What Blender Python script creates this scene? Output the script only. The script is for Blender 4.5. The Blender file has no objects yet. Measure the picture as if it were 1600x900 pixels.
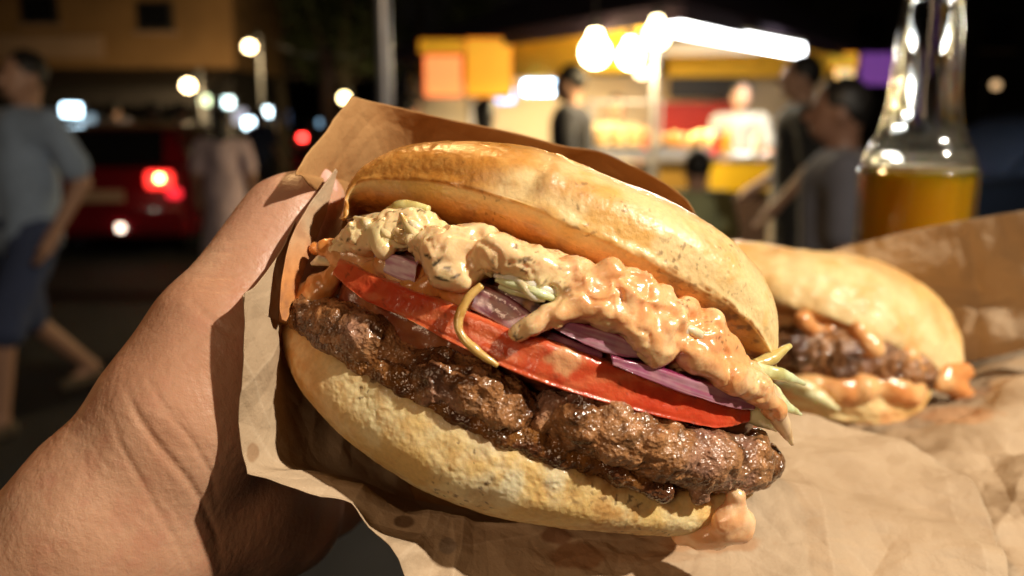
import bpy, bmesh, math, random
import numpy as np
from mathutils import Vector

# ------------------------------------------------------------------ camera, world, lamps
SC = bpy.context.scene
COL = SC.collection
FPX = 1385.0                         # focal length in photo pixels (1600 wide)
PITCH = math.radians(10.6)
CAM = np.array([0.0, 0.0, 1.42])
RV = np.array([1.0, 0.0, 0.0])
FV = np.array([0.0, math.cos(PITCH), -math.sin(PITCH)])
UV = np.array([0.0, math.sin(PITCH), math.cos(PITCH)])
FOCUS = 0.212
APERTURE = 0.0033

cd = bpy.data.cameras.new('camera')
cam = bpy.data.objects.new('camera', cd)
COL.objects.link(cam)
cam.location = CAM
cam.rotation_euler = (math.radians(90) - PITCH, 0, 0)
cd.sensor_width = 36.0
cd.lens = 36.0 * FPX / 1600.0
cd.clip_start = 0.01
cd.clip_end = 600
cd.dof.use_dof = True
cd.dof.focus_distance = FOCUS
cd.dof.aperture_fstop = cd.lens * 0.001 / APERTURE
SC.camera = cam

w = bpy.data.worlds.new('World')
SC.world = w
w.use_nodes = True
bg = w.node_tree.nodes['Background']
bg.inputs['Color'].default_value = (0.55, 0.42, 0.33, 1)      # night sky over a lit town
bg.inputs['Strength'].default_value = 0.006
SC.view_settings.view_transform = 'Standard'
SC.view_settings.look = 'None'
SC.view_settings.exposure = 0.0
SC.view_settings.gamma = 1.0
SC.cycles.use_denoising = True
SC.cycles.max_bounces = 8
SC.cycles.transmission_bounces = 8
SC.cycles.sample_clamp_indirect = 4.0
SC.cycles.caustics_refractive = False
SC.cycles.caustics_reflective = False


def camspace(x, y, z):
    """camera-frame metres (right, up, away) -> world"""
    return CAM + x * RV + y * UV + z * FV


def lamp(name, pos, energy, color, size):
    ld = bpy.data.lights.new(name, 'POINT')
    ld.energy = energy
    ld.color = color
    ld.shadow_soft_size = size
    o = bpy.data.objects.new(name, ld)
    COL.objects.link(o)
    o.location = pos
    return o


KEY = lamp('street_lamp_light', camspace(1.02, 0.86, -0.42), 150.0, (1.0, 0.90, 0.74), 0.022)
WARM = lamp('stall_lamp_light', camspace(-0.25, 1.25, 0.95), 34.0, (1.0, 0.60, 0.25), 0.05)

FILL = lamp('fill_light', camspace(-0.55, 0.35, -1.35), 34.0, (1.0, 0.68, 0.42), 0.30)  # soft warm fill added behind the camera to lift the shadow side

# ------------------------------------------------------------------ numeric helpers
RNG = np.random.RandomState(7)
random.seed(7)


def P(px, py, d):
    """photo pixel + depth -> camera frame metres"""
    px = np.asarray(px, float); py = np.asarray(py, float); d = np.asarray(d, float)
    return np.stack(np.broadcast_arrays((px - 800) / FPX * d, -(py - 450) / FPX * d, d), -1)


def to_world(V):
    V = np.asarray(V, float)
    return CAM + V[..., 0:1] * RV + V[..., 1:2] * UV + V[..., 2:3] * FV


def to_px(V):
    """camera frame -> photo pixels"""
    return V[..., 0] / V[..., 2] * FPX + 800, -V[..., 1] / V[..., 2] * FPX + 450


def Wp(px, py, d):
    return Vector(to_world(P(px, py, d)))


_perm = RNG.rand(64 * 64 * 64).astype(np.float32)


def vnoise(p, seed=0):
    p = p + seed * 17.31
    i = np.floor(p).astype(np.int64)
    f = p - i
    f = f * f * (3 - 2 * f)
    def h(dx, dy, dz):
        a = (i[..., 0] + dx) & 63; b = (i[..., 1] + dy) & 63; c = (i[..., 2] + dz) & 63
        return _perm[(a * 64 + b) * 64 + c]
    fx, fy, fz = f[..., 0], f[..., 1], f[..., 2]
    x00 = h(0,0,0)*(1-fx) + h(1,0,0)*fx
    x10 = h(0,1,0)*(1-fx) + h(1,1,0)*fx
    x01 = h(0,0,1)*(1-fx) + h(1,0,1)*fx
    x11 = h(0,1,1)*(1-fx) + h(1,1,1)*fx
    return ((x00*(1-fy) + x10*fy)*(1-fz) + (x01*(1-fy) + x11*fy)*fz) * 2 - 1


def fbm(p, scale, octaves=4, seed=0, gain=0.5):
    r = 0; a = 1; s = scale; tot = 0
    for o in range(octaves):
        r = r + a * vnoise(p * s, seed + o); tot += a
        a *= gain; s *= 2.03
    return r / tot


def warp(p, amt=.0012, scale=420.):
    q = p * scale
    return p + amt * np.stack([vnoise(q, 31), vnoise(q, 32), vnoise(q, 33)], -1) + .5 * amt * np.stack([vnoise(q * 2.3, 34), vnoise(q * 2.3, 35), vnoise(q * 2.3, 36)], -1)


def ridged(p, scale, octaves=3, seed=0):
    r = 0; a = 1; s = scale; tot = 0
    for o in range(octaves):
        r = r + a * (1 - 2 * np.abs(vnoise(p * s, seed + o))); tot += a
        a *= 0.5; s *= 2.1
    return r / tot


def smooth(a, b, x):
    t = np.clip((x - a) / (b - a), 0, 1)
    return t * t * (3 - 2 * t)


def mixc(c1, c2, f):
    f = np.asarray(f)[..., None]
    return np.asarray(c1) * (1 - f) + np.asarray(c2) * f


def catmull(pts, n, closed=False, even=False):
    """pts (k, ...) -> n samples along a Catmull-Rom curve through them"""
    pts = np.asarray(pts, float); k = len(pts)
    if closed:
        t = np.linspace(0, k, n, endpoint=False)
        idx = np.floor(t).astype(int); f = t - idx
        g = lambda o: pts[(idx + o) % k]
    else:
        t = np.linspace(0, k - 1, n)
        if even:
            seg = np.linalg.norm(np.diff(pts.reshape(k, -1), axis=0), axis=1)
            cum = np.concatenate([[0], np.cumsum(seg)])
            t = np.interp(np.linspace(0, cum[-1], n), cum, np.arange(k))
        idx = np.minimum(np.floor(t).astype(int), k - 2); f = t - idx
        ext = np.concatenate([[2 * pts[0] - pts[1]], pts, [2 * pts[-1] - pts[-2]]])
        g = lambda o: ext[idx + o + 1]
    f = f.reshape((-1,) + (1,) * (pts.ndim - 1))
    p0, p1, p2, p3 = g(-1), g(0), g(1), g(2)
    return 0.5 * (2*p1 + (p2-p0)*f + (2*p0-5*p1+4*p2-p3)*f*f + (3*p1-p0-3*p2+p3)*f**3)


# ------------------------------------------------------------------ mesh helpers
def vnormals(V, Q, T=None):
    N = np.zeros_like(V)
    if Q is not None and len(Q):
        n = np.cross(V[Q[:, 2]] - V[Q[:, 0]], V[Q[:, 3]] - V[Q[:, 1]])
        for j in range(4):
            for c in range(3):
                N[:, c] += np.bincount(Q[:, j], n[:, c], len(V))
    if T is not None and len(T):
        n = np.cross(V[T[:, 1]] - V[T[:, 0]], V[T[:, 2]] - V[T[:, 0]])
        for j in range(3):
            for c in range(3):
                N[:, c] += np.bincount(T[:, j], n[:, c], len(V))
    return N / (np.linalg.norm(N, axis=1, keepdims=True) + 1e-20)


def volume(V, Q, T=None):
    s = 0
    if Q is not None and len(Q):
        a, b, c, d = V[Q[:, 0]], V[Q[:, 1]], V[Q[:, 2]], V[Q[:, 3]]
        s += np.sum(np.cross(a, b) * c) + np.sum(np.cross(a, c) * d)
    if T is not None and len(T):
        a, b, c = V[T[:, 0]], V[T[:, 1]], V[T[:, 2]]
        s += np.sum(np.cross(a, b) * c)
    return s


def orient(V, Q, T=None):
    """make closed mesh normals point outward"""
    if volume(V - V.mean(0), Q, T) < 0:
        Q = Q[:, ::-1] if Q is not None and len(Q) else Q
        T = T[:, ::-1] if T is not None and len(T) else T
    return Q, T


def link(name, me, parent=None, mat=None):
    o = bpy.data.objects.new(name, me)
    COL.objects.link(o)
    if parent is not None:
        o.parent = parent
    if mat is not None and me is not None:
        me.materials.append(mat)
    return o


def tag(o, label=None, cat=None, group=None, kind=None):
    if label: o['label'] = label
    if cat: o['category'] = cat
    if group: o['group'] = group
    if kind: o['kind'] = kind
    return o


def thing(name, loc, label, cat, group=None, rotz=0.0):
    o = bpy.data.objects.new(name, None)
    COL.objects.link(o)
    o.empty_display_size = 0.05
    o.location = loc
    o.rotation_euler = (0, 0, rotz)
    return tag(o, label, cat, group)


def npmesh(name, V, Q=None, T=None, col=None, wet=None, smooth_=True):
    me = bpy.data.meshes.new(name)
    nq = 0 if Q is None else len(Q); ntr = 0 if T is None else len(T)
    me.vertices.add(len(V)); me.vertices.foreach_set('co', np.asarray(V, np.float32).ravel())
    loops = []
    starts = []
    if nq:
        loops.append(np.asarray(Q).ravel()); starts.append(np.arange(nq) * 4)
    if ntr:
        loops.append(np.asarray(T).ravel()); starts.append(nq * 4 + np.arange(ntr) * 3)
    loops = np.concatenate(loops).astype(np.int32); starts = np.concatenate(starts).astype(np.int32)
    me.loops.add(len(loops)); me.loops.foreach_set('vertex_index', loops)
    me.polygons.add(len(starts)); me.polygons.foreach_set('loop_start', starts)
    me.polygons.foreach_set('use_smooth', np.full(len(starts), smooth_))
    if col is not None:
        a = me.attributes.new('Col', 'FLOAT_COLOR', 'POINT')
        c4 = np.ones((len(V), 4), np.float32); c4[:, :3] = np.clip(col, 0, 1)
        a.data.foreach_set('color', c4.ravel())
    if wet is not None:
        a = me.attributes.new('wet', 'FLOAT', 'POINT')
        a.data.foreach_set('value', np.broadcast_to(np.asarray(wet, np.float32), (len(V),)).copy())
    me.update(calc_edges=True)
    me.validate()
    return me


def cobj(name, V, Q, T, mat, parent=None, origin=None, col=None, wet=None, smooth_=True):
    """object from camera-frame vertices; vertices stored relative to parent's place or origin"""
    Wv = to_world(V)
    if origin is None:
        L = np.array(parent.location) if parent is not None and parent.parent is None else \
            (np.array(parent.parent.location) if parent is not None else Wv.mean(0) * [1, 1, 0] + [0, 0, Wv[:, 2].min()])
    else:
        L = np.array(origin)
    Wl = Wv - L
    Q, T = orient(Wl, Q, T)
    me = npmesh(name, Wl, Q, T, col, wet, smooth_)
    o = link(name, me, parent, mat)
    if parent is None:
        o.location = L
    return o


def grid_faces(nu, nv, closed_v=False, closed_u=False):
    u = np.arange(nu if closed_u else nu - 1); v = np.arange(nv if closed_v else nv - 1)
    U, Vv = np.meshgrid(u, v, indexing='ij')
    U = U.ravel(); Vv = Vv.ravel()
    U2 = (U + 1) % nu; V2 = (Vv + 1) % nv
    return np.stack([U * nv + Vv, U * nv + V2, U2 * nv + V2, U2 * nv + Vv], 1)


def loft(stations, nu, nv, even=True):
    """stations (S,K,3) closed rings -> capped closed surface; returns V,Q,T,(u,v) params"""
    st = np.asarray(stations, float)
    rings = catmull(st, nu, even=even)                    # nu,K,3
    G = catmull(np.swapaxes(rings, 0, 1), nv, closed=True)  # nv,nu,3
    G = np.swapaxes(G, 0, 1)
    V = G.reshape(-1, 3)
    Q = grid_faces(nu, nv, closed_v=True)
    c0 = len(V); c1 = c0 + 1
    V = np.concatenate([V, [G[0].mean(0)], [G[-1].mean(0)]])
    a = np.arange(nv); b = (a + 1) % nv
    T = np.concatenate([np.stack([b, a, np.full(nv, c0)], 1)[:, ::-1][:, ::-1],
                        np.stack([a + (nu-1)*nv, b + (nu-1)*nv, np.full(nv, c1)], 1)])
    uu = np.repeat(np.linspace(0, 1, nu), nv); vv = np.tile(np.arange(nv) / nv, nu)
    return V, Q, T, np.concatenate([uu, [0, 1]]), np.concatenate([vv, [0, 0]])


def tube(pts, radii, nv=10, n=None, flat=None):
    """tube along camera-frame points; flat=(axis3, ratio) squashes one direction"""
    pts = np.asarray(pts, float); radii = np.asarray(radii, float)
    n = n or max(8, len(pts) * 5)
    C = catmull(pts, n); R = catmull(radii[:, None], n)[:, 0]
    T = np.gradient(C, axis=0); T /= np.linalg.norm(T, axis=1, keepdims=True) + 1e-12
    up = np.array([0.13, 0.21, 1.0]) if flat is None else np.asarray(flat[0], float)
    A = np.cross(T, up); A /= np.linalg.norm(A, axis=1, keepdims=True) + 1e-12
    B = np.cross(T, A)
    k = 1.0 if flat is None else flat[1]
    ang = np.linspace(0, 2*math.pi, nv, endpoint=False)
    G = C[:, None] + R[:, None, None] * (np.cos(ang)[None, :, None] * A[:, None] + k * np.sin(ang)[None, :, None] * B[:, None])
    V = np.concatenate([G.reshape(-1, 3), [C[0]], [C[-1]]])
    Q = grid_faces(n, nv, closed_v=True)
    a = np.arange(nv); b = (a + 1) % nv; c0 = n * nv
    Tt = np.concatenate([np.stack([b, a, np.full(nv, c0)], 1), np.stack([a + (n-1)*nv, b + (n-1)*nv, np.full(nv, c0+1)], 1)])
    return V, Q, Tt


# ---- signed distance blobs + surface nets
def smin(a, b, k):
    h = np.clip(0.5 + 0.5 * (b - a) / k, 0, 1)
    return b * (1 - h) + a * h - k * h * (1 - h)


class Blob:
    def __init__(self, res, k):
        self.res = res; self.k = k; self.pr = []; self.cut = []

    def cap(self, a, b, ra, rb=None, k=None):
        rb = ra if rb is None else rb
        self.pr.append(('c', np.array(a, float), np.array(b, float), ra, rb, k or self.k)); return self

    def ball(self, c, r, k=None):
        r = np.array([r]*3 if np.isscalar(r) else r, float)
        self.pr.append(('e', np.array(c, float), r, None, None, k or self.k)); return self

    def chain(self, pts, radii, k=None):
        for i in range(len(pts) - 1):
            self.cap(pts[i], pts[i+1], radii[i], radii[i+1], k)
        return self

    def mesh(self, noise=None):
        los, his = [], []
        for p in self.pr:
            if p[0] == 'c':
                m = max(p[3], p[4]); los.append(np.minimum(p[1], p[2]) - m); his.append(np.maximum(p[1], p[2]) + m)
            else:
                los.append(p[1] - p[2]); his.append(p[1] + p[2])
        pad = self.k + 3 * self.res
        lo = np.min(los, 0) - pad; hi = np.max(his, 0) + pad
        n = np.ceil((hi - lo) / self.res).astype(int) + 1
        F = np.full(n, 1.0, np.float32)
        ax = [lo[i] + np.arange(n[i]) * self.res for i in range(3)]
        for p, l, h in zip(self.pr, los, his):
            kk = p[5]; m = kk + 2 * self.res
            s = [slice(max(0, int((l[i] - m - lo[i]) / self.res)), min(n[i], int((h[i] + m - lo[i]) / self.res) + 2)) for i in range(3)]
            X = ax[0][s[0]][:, None, None]; Y = ax[1][s[1]][None, :, None]; Z = ax[2][s[2]][None, None, :]
            if p[0] == 'c':
                ab = p[2] - p[1]; L2 = ab @ ab + 1e-16
                t = np.clip(((X-p[1][0])*ab[0] + (Y-p[1][1])*ab[1] + (Z-p[1][2])*ab[2]) / L2, 0, 1)
                d = np.sqrt((X-p[1][0]-t*ab[0])**2 + (Y-p[1][1]-t*ab[1])**2 + (Z-p[1][2]-t*ab[2])**2) - (p[3] + (p[4]-p[3])*t)
            else:
                r = p[2]
                q = np.sqrt(((X-p[1][0])/r[0])**2 + ((Y-p[1][1])/r[1])**2 + ((Z-p[1][2])/r[2])**2)
                d = (q - 1) * r.min()
            sl = tuple(s)
            F[sl] = smin(F[sl], d.astype(np.float32), kk)
        if noise is not None:
            X, Y, Z = np.meshgrid(*ax, indexing='ij')
            band = np.abs(F) < 4 * self.res + 0.002
            pts = np.stack([X[band], Y[band], Z[band]], -1)
            F[band] += noise(pts)
        return surface_nets(F, lo, self.res)


def surface_nets(F, lo, res):
    n = F.shape
    ins = F < 0
    acc = np.zeros((n[0]-1, n[1]-1, n[2]-1, 3), np.float32)
    cnt = np.zeros((n[0]-1, n[1]-1, n[2]-1), np.float32)
    def sub(A, o, m):
        return A[o[0]:o[0]+m[0], o[1]:o[1]+m[1], o[2]:o[2]+m[2]]
    m = (n[0]-1, n[1]-1, n[2]-1)
    for axis in range(3):
        others = [a for a in range(3) if a != axis]
        for o1 in (0, 1):
            for o2 in (0, 1):
                o = [0, 0, 0]; o[others[0]] = o1; o[others[1]] = o2
                e = list(o); e[axis] = 1
                a = sub(F, o, m); b = sub(F, e, m)
                cr = (a < 0) != (b < 0)
                den = np.where(cr, a - b, 1)
                t = np.where(cr, a / den, 0)
                cnt += cr
                acc[..., axis] += np.where(cr, t, 0)
                acc[..., others[0]] += cr * o1
                acc[..., others[1]] += cr * o2
    act = cnt > 0
    idx = np.full(m, -1, np.int64)
    idx[act] = np.arange(act.sum())
    I = np.argwhere(act)
    V = (I + acc[act] / cnt[act][:, None]) * res + lo
    Qs = []
    for axis in range(3):
        o = [a for a in range(3) if a != axis]
        sl0 = [slice(1, -1)] * 3; sl0[axis] = slice(0, -1)
        sl1 = [slice(1, -1)] * 3; sl1[axis] = slice(1, None)
        a = ins[tuple(sl0)]; b = ins[tuple(sl1)]
        E = np.argwhere(a != b)
        if not len(E):
            continue
        sgn = a[tuple(E.T)]
        E = E + 1; E[:, axis] -= 1
        def cell(d1, d2):
            c = E.copy(); c[:, o[0]] -= d1; c[:, o[1]] -= d2
            return idx[tuple(c.T)]
        q = np.stack([cell(0, 0), cell(1, 0), cell(1, 1), cell(0, 1)], 1)
        q[~sgn] = q[~sgn][:, ::-1]
        if axis == 1:
            q = q[:, ::-1]
        Qs.append(q)
    Q = np.concatenate(Qs)
    Q = Q[(Q >= 0).all(1)]
    return V, Q


# ------------------------------------------------------------------ materials
def newmat(name):
    m = bpy.data.materials.new(name)
    m.use_nodes = True
    nt = m.node_tree
    return m, nt, nt.nodes['Principled BSDF']


def nd(nt, kind, **kw):
    n = nt.nodes.new(kind)
    for k, v in kw.items():
        if k in n.inputs:
            n.inputs[k].default_value = v
        else:
            setattr(n, k, v)
    return n


def surf(name, color=None, rough=0.5, vcol=False, bumps=(), sss=0.0, sss_r=(1, .4, .2), sss_s=0.002, coat=0.0,
         spec=0.5, var=None, metal=0.0, wet=None, emit=None, trans=0.0, ior=1.45, coat_r=0.08, sheen=0.0, rvar=None):
    """principled material. bumps: (type, scale, strength, distance[, detail]); var: (scale, amount, dark colour)"""
    m, nt, b = newmat(name)
    L = nt.links.new
    tc = nd(nt, 'ShaderNodeTexCoord')
    if color is not None:
        b.inputs['Base Color'].default_value = (*color, 1)
    csock = None
    if vcol:
        at = nd(nt, 'ShaderNodeAttribute', attribute_name='Col')
        csock = at.outputs['Color']
    if var:
        n = nd(nt, 'ShaderNodeTexNoise', Scale=var[0], Detail=6.0, Roughness=0.65)
        L(tc.outputs['Object'], n.inputs['Vector'])
        r = nd(nt, 'ShaderNodeValToRGB')
        r.color_ramp.elements[0].position = 0.35; r.color_ramp.elements[1].position = 0.65
        r.color_ramp.elements[0].color = (1 - var[1],) * 3 + (1,)
        r.color_ramp.elements[1].color = (1, 1, 1, 1)
        L(n.outputs['Fac'], r.inputs['Fac'])
        mx = nd(nt, 'ShaderNodeMix', data_type='RGBA', blend_type='MULTIPLY')
        mx.inputs[0].default_value = 1.0
        if csock is not None:
            L(csock, mx.inputs[6])
        else:
            mx.inputs[6].default_value = (*color, 1)
        if len(var) > 2:
            mm = nd(nt, 'ShaderNodeMix', data_type='RGBA')
            L(r.outputs['Color'], mm.inputs[0])
            mm.inputs[6].default_value = (*var[2], 1); mm.inputs[7].default_value = (1, 1, 1, 1)
            L(mm.outputs[2], mx.inputs[7])
        else:
            L(r.outputs['Color'], mx.inputs[7])
        csock = mx.outputs[2]
    if csock is not None:
        L(csock, b.inputs['Base Color'])
    b.inputs['Roughness'].default_value = rough
    b.inputs['Metallic'].default_value = metal
    b.inputs['Specular IOR Level'].default_value = spec
    b.inputs['Coat Weight'].default_value = coat
    b.inputs['Coat Roughness'].default_value = coat_r
    b.inputs['Sheen Weight'].default_value = sheen
    if rvar:
        n = nd(nt, 'ShaderNodeTexNoise', Scale=rvar[0], Detail=4.0)
        L(tc.outputs['Object'], n.inputs['Vector'])
        mr = nd(nt, 'ShaderNodeMapRange')
        mr.inputs['From Min'].default_value = 0.35; mr.inputs['From Max'].default_value = 0.65
        mr.inputs['To Min'].default_value = rvar[1]; mr.inputs['To Max'].default_value = rvar[2]
        L(n.outputs['Fac'], mr.inputs['Value']); L(mr.outputs[0], b.inputs['Roughness'])
    if wet is not None:      # wet = (rough dry, rough wet, coat max)
        at = nd(nt, 'ShaderNodeAttribute', attribute_name='wet')
        mr = nd(nt, 'ShaderNodeMapRange')
        mr.inputs['To Min'].default_value = wet[0]; mr.inputs['To Max'].default_value = wet[1]
        L(at.outputs['Fac'], mr.inputs['Value']); L(mr.outputs[0], b.inputs['Roughness'])
        m2 = nd(nt, 'ShaderNodeMath', operation='MULTIPLY'); m2.inputs[1].default_value = wet[2]
        L(at.outputs['Fac'], m2.inputs[0]); L(m2.outputs[0], b.inputs['Coat Weight'])
    if sss:
        b.inputs['Subsurface Weight'].default_value = sss
        b.inputs['Subsurface Radius'].default_value = sss_r
        b.inputs['Subsurface Scale'].default_value = sss_s
    if trans:
        b.inputs['Transmission Weight'].default_value = trans
        b.inputs['IOR'].default_value = ior
    if emit:
        b.inputs['Emission Color'].default_value = (*emit[0], 1)
        b.inputs['Emission Strength'].default_value = emit[1]
    prev = None
    for bp in bumps:
        kind, sc_, st, dist = bp[:4]
        if kind == 'noise':
            t = nd(nt, 'ShaderNodeTexNoise', Scale=sc_, Detail=bp[4] if len(bp) > 4 else 4.0, Roughness=0.6)
            out = t.outputs['Fac']
        elif kind == 'voro':
            t = nd(nt, 'ShaderNodeTexVoronoi', Scale=sc_)
            out = t.outputs['Distance']
        elif kind == 'crack':
            t = nd(nt, 'ShaderNodeTexVoronoi', Scale=sc_); t.feature = 'DISTANCE_TO_EDGE'
            rr = nd(nt, 'ShaderNodeMath', operation='MINIMUM'); rr.inputs[1].default_value = 0.12
            L(t.outputs['Distance'], rr.inputs[0]); out = rr.outputs[0]
        elif kind == 'wave':
            t = nd(nt, 'ShaderNodeTexWave', Scale=sc_); t.inputs['Distortion'].default_value = 6.0
            t.inputs['Detail'].default_value = 3.0
            out = t.outputs['Fac']
        if len(bp) > 5:                          # stretch mapping
            mp = nd(nt, 'ShaderNodeMapping'); mp.inputs['Rotation'].default_value = bp[5][0]; mp.inputs['Scale'].default_value = bp[5][1]
            L(tc.outputs['Object'], mp.inputs['Vector']); L(mp.outputs[0], t.inputs['Vector'])
        else:
            L(tc.outputs['Object'], t.inputs['Vector'])
        bn = nd(nt, 'ShaderNodeBump'); bn.inputs['Strength'].default_value = st; bn.inputs['Distance'].default_value = dist
        L(out, bn.inputs['Height'])
        if prev is not None:
            L(prev, bn.inputs['Normal'])
        prev = bn.outputs['Normal']
    if prev is not None:
        L(prev, b.inputs['Normal'])
        if coat or wet:
            L(prev, b.inputs['Coat Normal'])
    return m


def glow(name, color, strength):
    m, nt, b = newmat(name)
    b.inputs['Base Color'].default_value = (*color, 1)
    b.inputs['Roughness'].default_value = 0.4
    b.inputs['Emission Color'].default_value = (*color, 1)
    b.inputs['Emission Strength'].default_value = strength
    return m


# ================================================================== THE BURGER IN THE HAND
M_bun = surf('bun_crust', vcol=True, wet=(0.55, 0.22, 0.5), sss=0.25, sss_r=(1, .55, .25), sss_s=0.004,
             bumps=(('noise', 1300, 0.30, 0.0004, 5), ('noise', 300, 0.20, 0.0010, 4)), var=(900, 0.14))
M_patty = surf('grilled_meat', vcol=True, wet=(0.5, 0.16, 0.9), coat_r=0.12,
               bumps=(('noise', 520, 0.6, 0.0012, 3), ('voro', 1000, 0.5, 0.0007)), var=(500, 0.5), sss=0.08, sss_s=0.002)
M_sauce = surf('pink_sauce', vcol=True, rough=0.25, coat=0.35, sss=0.4, sss_r=(1, .45, .2), sss_s=0.0030,
               bumps=(('noise', 420, 0.30, 0.0008, 4),), coat_r=0.12)
M_tomato = surf('tomato_flesh', vcol=True, rough=0.3, coat=0.25, sss=0.4, sss_r=(1, .18, .08), sss_s=0.004,
                bumps=(('noise', 900, 0.4, 0.0004, 3), ('noise', 220, 0.35, 0.001, 3)), coat_r=0.1)
M_onion = surf('red_onion', vcol=True, rough=0.2, coat=0.5, sss=0.35, sss_r=(1, .5, .7), sss_s=0.003,
               bumps=(('noise', 500, 0.3, 0.0006, 3),))
M_cabbage = surf('pale_cabbage', vcol=True, rough=0.3, coat=0.4, sss=0.4, sss_r=(.8, 1, .4), sss_s=0.003,
                 bumps=(('noise', 450, 0.3, 0.0006, 3),))


def df(px, py, off=0.0):
    """depth of the round front of the burger at a pixel"""
    u = ((np.asarray(px, float) - 830) * .94 + (np.asarray(py, float) - 560) * .342) * .2 / FPX
    R = 0.072
    return 0.198 + R - np.sqrt(np.maximum(R * R - u * u, .03 ** 2)) + off


def PP(px, py, off=0.0):
    return P(px, py, df(px, py, off))


def line(pts, n):
    pts = np.asarray(pts, float)
    seg = np.linalg.norm(np.diff(pts, axis=0), axis=1)
    cum = np.concatenate([[0], np.cumsum(seg)])
    c = catmull(pts, 400)
    segc = np.concatenate([[0], np.cumsum(np.linalg.norm(np.diff(c, axis=0), axis=1))])
    s = np.linspace(0, segc[-1], n)
    return np.stack([np.interp(s, segc, c[:, k]) for k in range(pts.shape[1])], 1)


def speck(V, f, col, c, scale, thr, seed, mask=1.0):
    k = smooth(thr, thr + 0.12, vnoise(V * scale, seed)) * mask
    return mixc(col, c, k) if f is None else mixc(col, c, k * f)


burger = thing('burger', to_world(P(880, 815, 0.235)),
               'large open burger with tomato, onion and pink sauce held in the paper bag', 'burger')

# ---------------- top bun
RIM = [(537,342),(541,315),(552,292),(575,281),(616,278),(685,283),(759,299),(833,321),(893,348),(962,380),(1032,413),(1101,450),(1147,480),(1184,518),(1204,552),(1211,572)]
CREST = [(538,335),(546,303),(562,277),(597,250),(639,232),(708,224),(777,229),(840,234),(890,250),(962,283),(1032,311),(1101,348),(1147,382),(1186,425),(1211,490),(1213,560)]
n = 26
rim = line(RIM, n); crest = line(CREST, n)
S = []
for i in range(n):
    s = i / (n - 1) * 2 - 1
    e = math.sqrt(max(0.0, 1 - s * s)) * 0.97 + 0.03
    dr = df(*rim[i], 0.004) ; dep = 0.062 * e
    rp = P(*rim[i], dr)
    cp = P(*crest[i], dr + 0.024 * e + 0.002)
    mid = (rp + cp) / 2
    out = np.array([0.10, 0.55, -0.8])
    thick = np.linalg.norm(rp - cp)
    b1 = rp * .72 + cp * .28 + out * thick * .22
    b2 = rp * .38 + cp * .62 + out * thick * .22
    b3 = cp + np.array([-.0015, -.001, dep * .32])
    dn = np.array([-0.30, -1.0, 0.0])
    b4 = cp + np.array([0, -.012 * e, dep * .68])
    b5 = rp + np.array([0, -.004 * e, dep])
    b6 = rp + dn * 0.010 * e + np.array([0, 0, dep * .72])
    b7 = rp + dn * 0.0125 * e + np.array([0, 0, dep * .42])
    b8 = rp + dn * 0.0095 * e + np.array([0, 0, dep * .17])
    b9 = rp + dn * 0.0035 * e + np.array([0, 0, .0022 * e])
    S.append([rp, b1, b2, cp, b3, b4, b5, b6, b7, b8, b9])
V, Q, T, uu, vv = loft(S, 420, 300)
N = vnormals(V, *orient(V, Q, T))
px, py = to_px(V)
crust = smooth(0.985, 1.0, vv) + (vv < 0.5) * 1.0
crust = np.clip(crust, 0, 1)
dimple = -np.exp(-(((px - 835) + (py - 275) * .55) / 22) ** 2) * smooth(225, 260, py) * (vv < .35)
ridge = np.exp(-(((px - 862) + (py - 262) * .35) / 16) ** 2) * smooth(232, 245, py) * (1 - smooth(285, 315, py)) * (vv < .35)
disp = fbm(V, 50, 2, 1) * .0008 + fbm(V, 260, 4, 5) * .00030 * (1 - .5 * crust) + dimple * .0007 + ridge * .0007
disp += -np.abs(fbm(V * [1, 1, 1], 140, 3, 9)) * .0003 * crust + fbm(V, 900, 2, 3) * .00012
rimroll = np.exp(-(np.minimum(vv, 1 - vv) / .02) ** 2)
disp += rimroll * (.0005 + fbm(V, 200, 3, 30) * .0007)
V = V + N * disp[:, None]
n1 = fbm(V, 120, 4, 11); n2 = fbm(V, 380, 4, 12); n3 = fbm(V, 45, 3, 13)
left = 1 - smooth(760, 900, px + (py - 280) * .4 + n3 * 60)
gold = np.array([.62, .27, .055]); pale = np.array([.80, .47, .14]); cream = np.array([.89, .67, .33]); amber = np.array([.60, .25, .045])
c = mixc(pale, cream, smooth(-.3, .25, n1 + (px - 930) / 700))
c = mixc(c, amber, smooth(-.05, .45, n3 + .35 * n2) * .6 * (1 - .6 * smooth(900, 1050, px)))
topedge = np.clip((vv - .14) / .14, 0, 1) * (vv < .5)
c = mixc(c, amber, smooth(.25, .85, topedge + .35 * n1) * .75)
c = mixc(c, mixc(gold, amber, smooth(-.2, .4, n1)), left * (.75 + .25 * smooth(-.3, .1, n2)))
toast = np.exp(-(((px - 915) / 60) ** 2 + ((py - 300 - (px - 915) * .35) / 22) ** 2)) + .7 * np.exp(-(((px - 1120) / 50) ** 2 + ((py - 385 - (px - 1120) * .6) / 16) ** 2))
c = mixc(c, [.62, .28, .06], np.clip(toast * (1 + n2 * 1.2 + n1), 0, 1) * .7 * (vv < .5))
flour = np.exp(-(((px - 815) + (py - 285) * .7) / 42) ** 2) * smooth(250, 280, py)
c = mixc(c, cream, np.clip(flour * (1.1 + n2), 0, 1) * .9 * (vv < .35))
c = mixc(c, gold * .8, np.clip(ridge * (1.0 + n2), 0, 1) * .5)
crumb = mixc([.84, .60, .27], [.78, .48, .16], smooth(-.2, .3, n1))
inner = (vv > .5)
deep = 1 - smooth(.84, .955, vv + n1 * .03)                    # soaked with sauce further in
crumb = mixc(crumb, mixc([.66, .24, .04], [.46, .15, .03], smooth(-.1, .4, n2)), deep)
right = smooth(960, 1110, px)
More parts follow.
